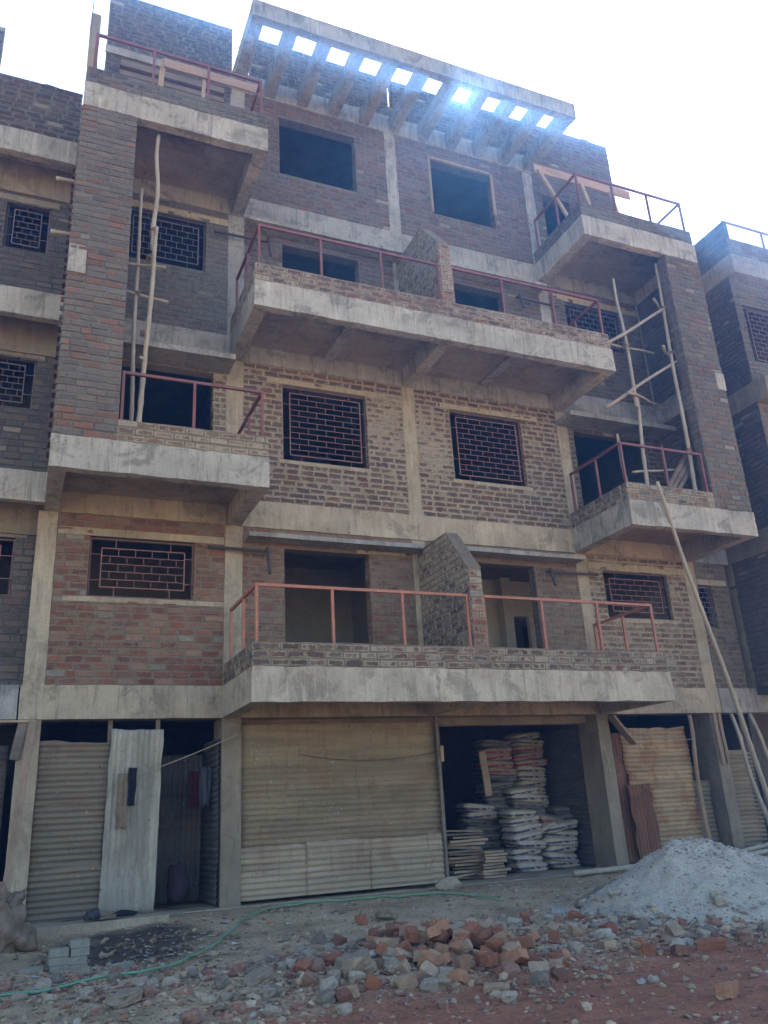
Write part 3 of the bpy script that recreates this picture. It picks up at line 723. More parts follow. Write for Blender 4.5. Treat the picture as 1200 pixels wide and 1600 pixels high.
# chalk cross on the front of the column beside the open shop
f = MB(); cm = M['sheet_pale']
for (xa, za, xb, zb) in [(3.51, -1.48, 3.66, -1.10), (3.51, -1.20, 3.67, -1.42), (3.55, -1.05, 3.60, -1.55)]: f.bar((xa, -.004, za), (xb, -.005, zb), .012, .006)
f.build('chalk_mark', M['column'], main)
# ------------------------------------------------------------------ neighbours
LN = thing('brick_building', 'unfinished brick and concrete building with barred windows at the left edge of the photo', 'building', (-10, .6, -3.06))
RN = thing('brick_building', 'unfinished brick building with a barred bay window at the right edge of the photo', 'building', (10, .6, -3.06))
def nb(parent, name, mat, *a, amp=.006): return MB().box(*a, .2, amp).build(name, M[mat], parent)
xl0, xl1 = -12.0, -6.122; NY = .30
GL = {0: (-7.35, -6.40, 1.33, 2.22), 1: (-7.15, -6.36, 4.37, 5.27), 2: (-7.07, -6.37, 7.33, 8.27)}
for k in range(3):
    z0 = FL[k]; z1 = FL[k + 1] - .78; a, b, c, d = GL[k]
    brick_wall('wall', LN, (xl0, NY, z0), (1, 0, 0), (0, -1, 0), -6.0 - xl0, z1 - z0, .2, [(a - xl0, b - xl0, c - z0, d - z0)], 'grey', bm='brick_grey', mm='mortar_room_shade', smear=.1)
    nb(LN, 'beam', 'greycol', xl0, -6.036, NY - .055, .6, z1 + .001, FL[k + 1] - .002)
    nb(LN, 'lintel', 'greycol', -8.2, -6.25, NY - .02, NY + .1, d + .002, d + .12, amp=.004)
    window('', 6 if k else 5, 3, (.17, .2, .12, .12), ((.45,), (.3, .7)), 'grille' if k == 0 else 'grille_dark', y=NY + .05, rect=GL[k], parent=LN)
    # shallow ledge with a pale fascia
    mb = MB(); mb.box(xl0, xl1 + .08, -.38, -.24, FL[k + 1] - BH, FL[k + 1], .16, .007); mb.box(xl0, xl1 + .075, -.239, NY - .061, FL[k + 1] - .14, FL[k + 1] - .003, .5, .004)
    mb.build('balcony', M['fascia'], LN)
nb(LN, 'beam', 'beam', xl0, -6.16, -.035, .6, -BH, -.003)
brick_wall('parapet', LN, (xl0, -.36, FL[3] + .002), (1, 0, 0), (0, -1, 0), 5.955, 1.12, .2, [], 'dark', smear=-.2, loose_top=True)
brick_wall('wall', LN, (xl0, .3, FL[3] + .02), (1, 0, 0), (0, -1, 0), 4.54, 2.85, .2, [], 'dark', smear=-.2)
nb(RN, 'inner_wall', 'mortar_room_shade', 7.2, rx1 if False else 13.0, 3.0, 3.2, -3.2, -.1, amp=0)
nb(LN, 'side_wall', 'mortar_room_shade', xl0, -7.0, .61, 7.9, -3.2, 10.0, amp=0)
nb(LN, 'side_wall', 'mortar_room_shade', -6.995, -6.145, 1.6, 7.9, -3.2, 9.1, amp=0)
nb(LN, 'column', 'greycol', -9.0, -8.72, -.02, .5, -3.2, -BH - .003)
for k in range(1, 4): nb(LN, 'floor_slab', 'soffit', -6.99, -6.15, .62, 1.6, FL[k] - .14, FL[k], amp=0)
# right neighbour
rx0, rx1 = 7.42, 13.0
for k in range(3):
    z0, z1 = FL[k] + .002, FL[k + 1] - BH - .002
    zz = z0 if k else z0
    mb = MB(); mb.col = True
    wall_core(mb, (rx0, .3, zz), (0, -1, 0), (-1, 0, 0), 1.9, z1 - zz, .2, [])
    brick_face(mb, (rx0, .3, zz), (0, -1, 0), (-1, 0, 0), z1 - zz, cut(1.9, 9, []), 'grey', smear=.1 if k == 0 else -.1, p1=.018)
    mb.build('side_wall', [M['mortar_room_shade'], M['brick_grey']], RN)
    wx = (7.62, 9.3)
    ops = [(wx[0] - rx0 - .0, wx[1] - rx0, FL[k] - z0 + .53, FL[k] - z0 + 1.95)]
    brick_wall('wall', RN, (rx0, -1.60, z0), (1, 0, 0), (0, -1, 0), rx1 - rx0, z1 - z0, .2, ops, 'pillar_r', smear=.1)
    window('', 11, 6, (.09, .07, .05, .05), ((.22, .8), (.3, .76)), 'grille_dark', y=-1.56, rect=(wx[0], wx[1], FL[k] + .55, FL[k] + 1.93), parent=RN)
    mb = MB(); mb.box(rx0 - .03, rx1, -1.92 if k == 1 else -1.80, -1.2, FL[k + 1] - BH, FL[k + 1], .2, .006); mb.box(rx0 - .03, rx0 + .25, -1.199, .5, FL[k + 1] - BH, FL[k + 1], .2, .006); mb.build('beam', M['greycol'], RN)
brick_wall('parapet', RN, (rx0, -1.77, FL[3] + .002), (1, 0, 0), (0, -1, 0), rx1 - rx0, .45, .12, [], 'pillar_r', smear=.0)
mb = MB(); mb.col = True
wall_core(mb, (rx0, .3, FL[3] + .002), (0, -1, 0), (-1, 0, 0), 2.06, .90, .12, []); brick_face(mb, (rx0, .3, FL[3] + .002), (0, -1, 0), (-1, 0, 0), .90, cut(2.06, 9, []), 'grey'); mb.build('parapet', [M['mortar_room_shade'], M['brick_grey']], RN)
mb = MB(); mb.bar((rx0, -1.74, 10.13), (rx1, -1.74, 10.13), .042)
for i in range(5): mb.bar((rx0 + .08 + i * 1.1, -1.74, 9.66), (rx0 + .08 + i * 1.1, -1.74, 10.1), .04)
mb.build('railing', M['rail'], RN)
nb(RN, 'side_wall', 'mortar_room_shade', 7.42, 7.60, .31, 7.9, -3.2, 9.08, amp=0)
nb(RN, 'column', 'greycol', 7.40, 7.64, -.06, .5, .003, 3.05 - BH - .003)
nb(RN, 'column', 'greycol', 8.9, 9.15, -.02, .5, -3.2, -BH - .003)
nb(RN, 'beam', 'beam', 9.42, rx1, -.04, .28, -BH, 0)
for k in range(4): nb(RN, 'floor_slab', 'mortar_room_shade', rx0 + .01, rx1, -1.39, 3.0, FL[k] - .13, FL[k] - .004, amp=0)
nb(RN, 'inner_wall', 'mortar_room_shade', rx0 + .21, rx1, 2.8, 3.0, 0, 9.08, amp=0)

# ------------------------------------------------------------------ corrugated sheets
def sheet_mb(x0, x1, z0, z1, y=.0, vert=False, pitch=.08, amp=.013, wob=.02, tilt=0.0, ragged=.0, seed=0, xshear=0.0, flat_top=0):
    mb = MB(); L = (x1 - x0); Hh = (z1 - z0)
    n = max(8, int((L if vert else Hh) / pitch * 8)); k = 14
    def fn(u, v):
        X_ = x0 + u * L; Z_ = z0 + v * Hh
        ph = (X_ if vert else Z_) + .012 * h3(X_ * .7, seed, Z_ * .7, 1.3)
        a = amp
        if flat_top: a = amp * (1 - flat_top * max(0, min(1, (v - .3) / .3)))
        yy = y + a * math.sin(2 * math.pi * ph / pitch) + wob * h3(X_, Z_, seed, 1.2) + .35 * wob * h3(X_, Z_, seed + 5, 4)
        ez = ragged * h3(X_ * 3, seed, 1.7, 2.0) * (1 if v > .97 else 0); ex = ragged * h3(seed, Z_ * 2, 3.1, 1.6) * ((1 if u > .97 else 0) + (1 if u < .03 else 0))
        return (X_ + ex + xshear * v, yy, Z_ + ez + tilt * u)
    if vert: mb.grid(fn, n, k * 2)
    else: mb.grid(fn, k, n)
    return mb
def sheet(name, label, mat, *a, cat='metal sheet', group=None, parts=None, **k):
    o = sheet_mb(*a, **k).build(name, M[mat], None, smooth=True, solid=.0022); return tag(o, label, cat, group)
# left shop front
t1 = thing('sheet_wall', 'closed shopfront of olive dusty corrugated sheets on the far left, beside the pale upright sheet', 'sheet wall', (-5.4, .1, -3.04))
for (z0, z1, s, mt) in [(-1.62, -.76, 1, 'sheet_olive'), (-2.42, -1.58, 2, 'sheet_olive'), (-3.03, -2.38, 3, 'sheet_olive')]:
    sheet_mb(-5.86, -4.86 if s != 2 else -4.90, z0, z1, .12 - s * .012, pitch=.078, amp=.015, wob=.03, ragged=.04, seed=s).build('corrugated_sheet', M[mt], t1, smooth=True, solid=.002)
f = MB(); f.box(-4.94, -4.88, .14, .20, -3.03, -.475); f.box(-4.28, -4.22, .10, .15, -3.03, -.475); f.build('timber_post', M['wood_grey'], t1)
sheet('upright_sheet', 'whitish upright corrugated sheet with a torn black hole, standing beside the dark doorway', 'sheet_white', -4.95, -4.23, -3.03, -.62, .02, vert=True, pitch=.075, amp=.010, wob=.03, ragged=.018, seed=7, xshear=.05)
# inside the dark doorway
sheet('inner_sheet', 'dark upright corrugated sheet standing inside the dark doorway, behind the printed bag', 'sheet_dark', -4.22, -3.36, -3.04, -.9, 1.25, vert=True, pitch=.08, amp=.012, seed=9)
def side_sheet(x, y0, y1, z0, z1, seed, mt='sheet_dark'):
    mb = sheet_mb(y0, y1, z0, z1, 0, pitch=.085, amp=.013, wob=.02, seed=seed)
    mb.v = [(x + v[1], v[0], v[2]) for v in mb.v]; return mb.build('inner_sheet', M[mt], None, smooth=True, solid=.002)
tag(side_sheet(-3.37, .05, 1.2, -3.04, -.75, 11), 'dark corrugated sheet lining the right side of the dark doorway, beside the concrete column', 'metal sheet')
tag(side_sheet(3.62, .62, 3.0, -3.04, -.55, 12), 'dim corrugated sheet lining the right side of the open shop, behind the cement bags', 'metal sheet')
# big shopfront
t2 = thing('sheet_wall', 'wide beige corrugated sheet shopfront between the concrete column and the open cement store', 'sheet wall', (-1.4, .1, -3.04))
sheet_mb(-3.10, .22, -1.47, -.56, .10, pitch=.083, amp=.013, wob=.02, seed=21, flat_top=.75, tilt=.0).build('corrugated_sheet', M['sheet'], t2, smooth=True, solid=.002)
sheet_mb(-3.08, .23, -2.36, -1.43, .085, pitch=.083, amp=.015, wob=.02, seed=22, ragged=.01).build('corrugated_sheet', M['sheet'], t2, smooth=True, solid=.002)
for i, (a, b) in enumerate([(-3.10, -2.02), (-2.04, -1.0), (-1.02, .0), (-.03, .22)]):
    sheet_mb(a, b, -3.0, -2.30 + .015 * (i % 2), .060 + .006 * (i % 2), pitch=.083, amp=.015, wob=.02, ragged=.02, seed=30 + i).build('corrugated_sheet', M['sheet_pale'], t2, smooth=True, solid=.002)
f = MB(); f.box(.235, .285, .04, .12, -3.04, -.475); f.box(-3.09, .23, .12, .17, -.62, -.56); f.box(-3.09, .23, .12, .17, -2.40, -2.34); f.build('timber_post', M['wood_grey'], t2)
f = MB(); 
for i in range(16):
    x = -3.0 + i * .2; 
    f.tube([(x, .06, -2.28), (x, .035, -2.28)], .008, 6)
# sagging wire across it
def sag(name, label, mat, a, b, s, r=.006, n=14, cat='cord'):
    a = Vector(a); b = Vector(b); f = MB(); f.tube([a.lerp(b, i / n) - Vector((0, 0, s * 4 * (i / n) * (1 - i / n))) for i in range(n + 1)], r, 6)
    return tag(f.build(name, M[mat], None), label, cat)
sag('sagging_wire', 'thin rusty brown cord sagging across the wide beige corrugated shopfront', 'wire', (-2.15, .035, -1.02), (.26, .02, -1.03), .12, .005)
sag('clothesline', 'clothesline cord stretched across the dark doorway, from the concrete column to the whitish sheet', 'cord', (-3.12, -.03, -.72), (-4.62, -.06, -1.27), .03, .007)
sag('sagging_wire', 'pale yellow cord strung along the top of the orange stained corrugated sheet', 'cord', (3.74, -.02, -.60), (5.62, -.02, -.95), .10, .006)
# right shopfront
t3 = thing('sheet_wall', 'orange stained corrugated sheet shopfront behind the pile of pale stone dust', 'sheet wall', (4.8, .1, -3.04))
sheet_mb(4.02, 5.56, -1.52, -.72, .10, pitch=.080, amp=.015, wob=.035, ragged=.04, seed=41).build('corrugated_sheet', M['sheet_rust'], t3, smooth=True, solid=.002)
sheet_mb(4.04, 5.54, -3.0, -1.50, .085, pitch=.080, amp=.015, wob=.02, ragged=.02, seed=42).build('corrugated_sheet', M['sheet_rust'], t3, smooth=True, solid=.002)
sheet_mb(3.76, 4.04, -3.02, -.80, .12, vert=True, pitch=.07, amp=.006, wob=.02, seed=43).build('rusty_strip', M['rust'], t3, smooth=True, solid=.002)
sheet('rusty_sheet', 'short rusty brown corrugated sheet leaning against the orange stained sheets', 'rust', 3.98, 4.50, -3.04, -1.72, -.03, vert=True, pitch=.07, amp=.009, wob=.05, ragged=.05, seed=44, xshear=-.08)
sheet('narrow_sheet', 'narrow grey corrugated sheet between the far right column and the leaning bamboo', 'sheet', 6.46, 7.35, -2.98, -1.15, .35, pitch=.08, amp=.012, seed=45)
sheet('neighbour_sheet', 'blue grey corrugated sheet beyond the leftmost concrete column at the photo edge', 'sheet_dark', -8.6, -6.22, -3.0, -.80, .12, pitch=.085, amp=.012, seed=46)
sheet('side_sheet', 'crumpled sheet edge between the bamboo prop and the right column', 'sheet_olive', 5.66, 6.1, -3.0, -1.7, .3, pitch=.08, amp=.012, seed=47, ragged=.06)

# ------------------------------------------------------------------ bamboo and timber
def pole_mb(a, b, r=.035, bend=.03, seed=0, r2=None, nodes=True):
    a = Vector(a); b = Vector(b); L = (b - a).length; n = max(6, int(L / .11)); r2 = r2 or r * .75; mb = MB(); pts = []; rs = []
    for i in range(n + 1):
        t_ = i / n; p = a.lerp(b, t_) + Vector((h3(t_ * 2.2, seed, 0, 1), h3(0, t_ * 2.2, seed, 1), 0)) * bend * min(1, 6 * t_ * (1 - t_) + .1)
        rr = r + (r2 - r) * t_
        if nodes and i % 3 == 1: rr *= 1.16
        pts.append(p); rs.append(rr)
    return mb.tube(pts, rs, 9)
def tie(parent, p, r=.05):
    mb = MB(); p = Vector(p)
    for i in range(4):
        z = (i - 1.5) * .018; pts = [p + Vector((math.cos(t_) * r, math.sin(t_) * r, z + .02 * math.sin(t_ * 2 + i))) for t_ in [j * math.pi / 4 for j in range(9)]]
        mb.tube(pts, .009, 5)
    mb.tube([p + Vector((0, -r, 0)), p + Vector((.02, -r - .03, -.09)), p + Vector((.0, -r - .02, -.15))], .008, 5)
    return mb.build('rope_tie', M['rope'], parent)
def scaffold(label, base, poles, ties):
    t_ = thing('bamboo_scaffold', label, 'scaffolding', base)
    for i, (a, b, r) in enumerate(poles): pole_mb(a, b, r, .05, seed=i * 3.3 + base[0]).build('bamboo_pole', M['bamboo'], t_, smooth=True)
    for p in ties: tie(t_, p)
scaffold('lashed pair of upright bamboo poles with short cross sticks on the left second floor balcony', (-4.9, -1.4, 3.06), [
    ((-4.93, -1.45, 3.06), (-4.80, -1.52, 6.9), .040), ((-4.83, -1.46, 6.5), (-4.84, -1.55, 8.70), .038), ((-5.00, -1.20, 3.06), (-5.02, -1.15, 7.9), .034),
    ((-5.55, -1.12, 6.37), (-4.62, -1.40, 6.28), .028), ((-5.45, -1.15, 5.93), (-4.55, -1.30, 5.72), .028), ((-4.95, -1.6, 4.5), (-4.90, -1.4, 4.52), .02)],
    [(-4.87, -1.48, 6.35), (-4.84, -1.5, 6.85), (-5.0, -1.2, 5.84), (-4.9, -1.46, 5.0)])
scaffold('lashed bamboo scaffold frame of uprights and cross poles on the right second floor balcony', (5.0, -1.4, 3.06), [
    ((5.30, -1.52, 3.06), (5.52, -1.45, 8.74), .040), ((4.45, -1.22, 3.06), (4.62, -1.18, 5.6), .040), ((4.55, -1.20, 5.3), (4.52, -1.20, 8.30), .036), ((4.18, -1.0, 3.06), (4.12, -1.0, 4.75), .036),
    ((3.98, -1.22, 6.60), (6.05, -1.60, 7.95), .034), ((3.95, -1.0, 5.30), (6.0, -1.62, 6.66), .034),
    ((3.6, -1.25, 6.62), (5.45, -1.0, 6.80), .026), ((5.1, -1.62, 7.66), (5.95, -1.0, 7.75), .026), ((5.05, -1.68, 6.50), (5.95, -.95, 6.62), .030), ((4.3, -1.28, 5.55), (5.45, -.9, 5.62), .024), ((4.25, -1.1, 3.92), (5.35, -1.3, 4.02), .024)],
    [(5.44, -1.5, 6.52), (4.54, -1.2, 5.55), (5.38, -1.5, 4.35), (4.53, -1.2, 6.7), (5.47, -1.5, 7.6)])
def pole(name, label, a, b, r, mat='bamboo', cat='pole', group=None, bend=.05, seed=1, r2=None, nodes=True):
    return tag(pole_mb(a, b, r, bend, seed, r2, nodes).build(name, M[mat], None, smooth=True), label, cat, group)
pole('long_pole', 'very long pale pole leaning from the ground up to the right second floor balcony', (7.05, -.35, -3.02), (4.00, -1.96, 3.36), .050, bend=.05, seed=3.3, r2=.030)
pole('bamboo_prop', 'crooked bamboo prop standing beside the orange stained sheets', (5.58, -.05, -3.02), (5.60, -.02, -.50), .048, bend=.10, seed=8.4, mat='wood')
pole('bamboo_prop', 'bamboo prop leaning beside the long pole in front of the right column', (6.85, -.30, -3.02), (6.55, -.12, -.50), .045, bend=.06, seed=5.4)
pole('bamboo_prop', 'bent bamboo prop under the beam at the far right edge', (7.75, -.15, -3.02), (7.05, -.10, -.50), .045, bend=.10, seed=2.2)
pole('bamboo_prop', 'rightmost bamboo prop under the beam, cut by the photo edge', (8.2, -.10, -3.02), (7.62, -.08, -.50), .045, bend=.05, seed=6.1)
def plank(name, label, a, b, w, h, mat='wood', cat='plank', group=None, roll=0):
    a = Vector(a); b = Vector(b); d = (b - a); L = d.length; d.normalize(); up = Vector((0, 0, 1)) if abs(d.z) < .9 else Vector((0, 1, 0))
    sx = d.cross(up).normalized(); sy = sx.cross(d).normalized()
    Mx = Matrix(((sx.x, d.x, sy.x, a.x), (sx.y, d.y, sy.y, a.y), (sx.z, d.z, sy.z, a.z), (0, 0, 0, 1))) @ Matrix.Rotation(roll, 4, 'Y')
    mb = MB().box(-w / 2, w / 2, 0, L, -h / 2, h / 2, .12, .006, M=Mx); return tag(mb.build(name, M[mat], None), label, cat, group)
plank('leaning_plank', 'long raw plank leaning against the leftmost concrete column', (-6.12, -.65, -3.15), (-5.95, -.06, -.50), .10, .045, 'wood')
plank('timber_prop', 'thin upright timber prop at the far left edge of the photo', (-6.62, -.3, -3.0), (-6.42, -.1, -.50), .07, .05, 'wood')
plank('timber_block', 'short board nailed to the top of the leftmost concrete column', (-6.14, -.03, -1.00), (-6.06, -.03, -.48), .12, .04, 'wood_grey')
plank('timber_ledger', 'flat timber board lying under the beam at the far left', (-7.6, -.02, -.50), (-5.9, -.02, -.495), .10, .03, 'wood_pale')
plank('shuttering_plank', 'orange raw plank tied across the props on the top left balcony', (-4.80, -1.45, 10.42), (-3.13, -1.45, 10.40), .03, .19, 'board_orange')
plank('timber_prop', 'pale short prop under the orange plank, left one of two on the top left balcony', (-4.86, -1.40, 9.55), (-4.80, -1.40, 10.52), .085, .05, 'wood_pale')
plank('timber_prop', 'pale short prop under the orange plank, right one of two on the top left balcony', (-4.12, -1.40, 9.30), (-4.10, -1.40, 10.42), .06, .04, 'wood_pale')
plank('shuttering_plank', 'splintered raw plank across the wall of the top right balcony', (3.25, -.75, 11.22), (5.85, -.75, 11.20), .04, .22, 'board_orange')
plank('timber_prop', 'slanting prop under the splintered plank, left one on the top right balcony', (3.95, -1.1, 9.25), (3.32, -.8, 11.15), .075, .05, 'wood_pale')
plank('timber_prop', 'upright prop under the splintered plank, middle one on the top right balcony', (4.55, -1.1, 9.25), (4.45, -.8, 11.10), .075, .05, 'wood_pale')
plank('timber_prop', 'upright prop under the splintered plank, right one on the top right balcony', (5.35, -1.0, 9.25), (5.25, -.8, 11.10), .075, .05, 'wood_pale')
plank('timber_brace', 'pale board hanging askew from the top of the column beside the rusty strip', (3.72, -.10, -.52), (4.10, -.14, -1.02), .20, .04, 'wood')
for i, (x, w, z) in enumerate([(6.22, .08, -1.42), (6.34, .07, -1.40)]):
    plank('timber_block', ['left strip of timber nailed to the top of the far right column', 'right strip of timber nailed to the top of the far right column'][i], (x, -.03, z), (x - .02, -.03, -.48), w, .05, 'wood')
for i, (a, b) in enumerate([((4.62, -1.5, 3.42), (5.85, -1.25, 4.75)), ((4.72, -1.5, 3.40), (5.95, -1.22, 4.66)), ((4.84, -1.5, 3.38), (6.0, -1.2, 4.55))]):
    plank('leaning_plank', ['upper', 'middle', 'lower'][i] + ' of the three grey boards leaning in the right second floor balcony', a, b, .03, .085, 'wood_grey')
for i, (z, y) in enumerate([(7.62, -1.3), (6.62, -1.3)]):
    pole('pole_stub', ['upper bamboo stub poking out left of the left brick pillar', 'lower bamboo stub poking out left of the left brick pillar'][i], (-6.32, y, z - .02 + .0), (-6.0, y, z), .032, bend=0, seed=i)
pole('pole_stub', 'bamboo stub poking out right of the right brick pillar', (6.36, -1.3, 5.75), (6.62, -1.3, 5.74), .03, bend=0, seed=4)
# ------------------------------------------------------------------ cloth
def cloth(name, label, mat, x, y, z, w, h, seed=0, cat='cloth', taper=.2, fold=.02, yaw=0):
    mb = MB(); ca, sa = math.cos(yaw), math.sin(yaw)
    def fn(u, v):
        ww = w * (1 - taper * (1 - v)) ; a = (u - .5) * ww + .03 * h3(v * 3, seed, 0, 1) * (1 - v); b = fold * math.sin(u * 12 + seed + 2 * v) * (1.1 - v * .5) + .02 * h3(u * 3, v * 3, seed, 1)
        return (x + a * ca - b * sa, y + a * sa + b * ca, z - h * (1 - v) + .05 * h3(u * 4, seed, 9, 1) * (1 - v))
    mb.grid(fn, 14, 16); return tag(mb.build(name, M[mat], None, smooth=True, solid=.004), label, cat)
cloth('hanging_cloth', 'narrow black cloth hanging on the clothesline in front of the whitish upright sheet', 'dark_cloth', -4.60, -.085, -1.15, .12, .50, 2)
cloth('hanging_cloth', 'pale tan rag hanging just left of the black cloth on the whitish sheet', 'sack', -4.72, -.055, -1.22, .14, .72, 5, taper=.0, fold=.012)
cloth('hanging_cloth', 'red garment hanging inside the dark doorway', 'red_cloth', -3.66, .35, -1.20, .16, .52, 7)
cloth('hanging_cloth', 'pale blue garment hanging beside the red one inside the dark doorway', 'blue_cloth', -3.50, .40, -1.15, .20, .55, 9)

# ------------------------------------------------------------------ cement bags
def m_bag(name, band, base=(.48, .40, .285)):
    t = NT(name, .7); x, y, z = t.sep()
    c = t.mix(t.ramp(t.noise(5, 5, .7, .3), [(.35, 0.), (.65, 1.)]), base, tuple(v * .72 for v in base))
    ed = t.math('ADD', t.math('ABSOLUTE', x), t.math('MULTIPLY', t.noise(7, 3, .6), .05))
    # printed band round the bag's edge with a broken row of marks in it
    zz = t.math('ADD', z, t.math('MULTIPLY', t.noise(4, 2, .5, off=3), .02))
    bandf = t.ramp(t.math('ADD', t.math('MULTIPLY', zz, 8.0), .5), [(.30, 0.), (.33, 1.), (.60, 1.), (.63, 0.)])
    marks = t.ramp(t.noise(26, 1, .4, stretch=(1.0, 1.0, .5), off=1), [(.53, 0.), (.56, 1.)])
    fac = t.math('MULTIPLY', bandf, t.math('SUBTRACT', 1.0, t.math('MULTIPLY', marks, .7)))
    c = t.mix(fac, c, band)
    c = t.mix(.5, c, t.ramp(t.noise(30, 5, .8), [(.3, .6), (.7, 1.3)]), 'MULTIPLY')
    t.bump(t.math('ADD', t.noise(11, 6, .7, .8), t.math('MULTIPLY', t.noise(80, 2, .5), .3)), .02, .8)
    return t.out(c)
M['bag_b'] = m_bag('cement_bag_dark_print', (.07, .055, .10)); M['bag_r'] = m_bag('cement_bag_red_print', (.24, .03, .035), (.34, .25, .19))
M['bag_g'] = m_bag('cement_bag_grey', (.06, .055, .07), (.20, .175, .135))
def bag_mesh(name, mat, seed, W_=.60, D_=.43, T_=.165):
    mb = MB()
    sg = lambda v, e: math.copysign(abs(v) ** e, v)
    def fn(u, v):
        th = u * 2 * math.pi; ph = (v - .5) * math.pi
        cx, sx, cp, sp = math.cos(th), math.sin(th), math.cos(ph), math.sin(ph)
        x = sg(cp, .42) * sg(cx, .30) * W_ / 2; y = sg(cp, .42) * sg(sx, .30) * D_ / 2; z = sg(sp, .62) * T_ / 2
        pinch = 1 - .10 * (abs(cx) ** 6) * abs(y / (D_ / 2)) ** 2
        z *= 1 + .30 * h3(x * 4, y * 4, seed, 1) - .12 * abs(x / (W_ / 2)) ** 3
        x += .022 * h3(y * 6, z * 20, seed + 4, 1); y = y * pinch + .022 * h3(x * 6, z * 20, seed + 7, 1)
        return (x, y, z + .03 * h3(x * 3, y * 3, seed + 9, 1) + .010 * h3(x * 14, y * 14, seed + 2, 1))
    mb.grid(fn, 44, 14)
    return mb, M[mat]
bag_src = {}
def bag(key, loc, rz, label, tx=0, ty=0, sc=(1, 1, 1), group='cement bags stacked in the open shop'):
    mat, s = key
    if key not in bag_src:
        mb, mt = bag_mesh('cement_bag', mat, s * 3.7); o = mb.build('cement_bag', mt, None, smooth=True); bag_src[key] = o.data
    else: o = bpy.data.objects.new('cement_bag', bag_src[key]); COL.objects.link(o)
    o.location = (loc[0] + .42, loc[1], loc[2]); o.rotation_euler = (tx, ty, rz); o.scale = sc; return tag(o, label, 'cement bag', group)
ORD = ['lowest', 'second', 'third', 'fourth', 'fifth', 'sixth', 'seventh', 'eighth', 'ninth', 'tenth', 'eleventh', 'twelfth', 'thirteenth', 'fourteenth', 'fifteenth', 'sixteenth', 'seventeenth', 'eighteenth', 'nineteenth', 'topmost']
def stack(x, y, n, desc, rz=.0, mats=None, dz=.128, z0=-2.98, dxf=None, jit=.06, sc=1.13):
    for i in range(n):
        mt = mats(i) if mats else 'bag_b'
        dx = dxf(i) if dxf else 0
        w = 'topmost' if i == n - 1 else (ORD[i] + (' from the bottom' if i else ''))
        bag((mt, rnd.randrange(5)), (x + dx + rnd.uniform(-jit, jit), y + rnd.uniform(-jit, jit), z0 + i * dz), rz + rnd.uniform(-.16, .16), w + ' bag of ' + desc, rnd.uniform(-.08, .08), rnd.uniform(-.11, .11), (sc * rnd.uniform(.95, 1.04), sc * rnd.uniform(.95, 1.05), rnd.uniform(.92, 1.1)))
stack(1.98, 1.25, 8, 'the front low stack beside the planks', .15)
stack(2.74, 1.22, 6, 'the front low stack at the right', -.05)
stack(2.66, 1.95, 19, 'the tall stack at the right, under the red ones', .05, lambda i: 'bag_r' if 14 <= i <= 16 else 'bag_b', dxf=lambda i: .02 * math.sin(i * .9) )
stack(2.02, 2.00, 18, 'the tall stack at the left of the pile', -.1, lambda i: 'bag_r' if 13 <= i <= 16 else 'bag_g', dxf=lambda i: .03 * math.sin(i * 1.7))
stack(2.30, 2.55, 17, 'the dim stack hidden behind the two tall ones', .3, lambda i: 'bag_g')
stack(2.36, 1.62, 11, 'the middle stack behind the two front stacks', -.2, lambda i: 'bag_b' if i > 8 else 'bag_g')
stack(1.50, 1.92, 9, 'the low stack far left behind the planks', .0, lambda i: 'bag_g' if i < 7 else 'bag_b')
stack(3.16, 1.75, 8, 'the narrow dim stack against the side sheet', 1.5, lambda i: 'bag_g')
bag(('bag_r', 1), (2.66, 1.40, -2.22), .2, 'pale bag with red edges lying askew on the front right stack', .12, .12)
bag(('bag_b', 2), (2.45, 1.30, -2.36), -.5, 'tilted bag wedged between the two front stacks', .25, -.3)
# planks pile
def plank_at(cx, cy, z, L, w, h, rz, mat, label, ty=0):
    mb = MB().box(-L / 2, L / 2, -w / 2, w / 2, -h / 2, h / 2, .1, .008); o = mb.build('plank', M[mat], None); o.location = (cx, cy, z); o.rotation_euler = (0, ty, rz)
    return tag(o, label, 'plank', 'short boards piled in the open shop')
for i in range(15):
    plank_at(.86 + rnd.uniform(-.08, .06), .62 + rnd.uniform(-.1, .08), -3.02 + i * .052, rnd.uniform(.55, .85), rnd.uniform(.12, .2), rnd.uniform(.025, .04), rnd.uniform(-.35, .35), rnd.choice(['wood', 'wood_pale', 'wood_grey', 'wood']), (('topmost' if i == 14 else ORD[i] + (' from the bottom' if i else '')) + ' board in the back pile beside the corrugated shopfront'), rnd.uniform(-.06, .06))
for i in range(9):
    plank_at(1.28 + rnd.uniform(-.04, .04), .40 + rnd.uniform(-.05, .05), -3.02 + i * .048, rnd.uniform(.34, .5), rnd.uniform(.14, .2), .036, rnd.uniform(-.2, .2), rnd.choice(['wood', 'wood_pale', 'board_orange']), (('topmost' if i == 8 else ORD[i] + (' from the bottom' if i else '')) + ' board in the front pile beside the cement bags'), rnd.uniform(-.03, .03))
plank('leaning_plank', 'pale upright board standing at the left of the tall cement bag stack', (2.02, 1.62, -1.75), (1.98, 1.66, -.95), .14, .03, 'wood_pale')
plank('timber_block', 'small pale block fixed to the edge of the wide beige shopfront', (.30, .02, -1.20), (.30, .02, -.95), .05, .04, 'wood_pale')

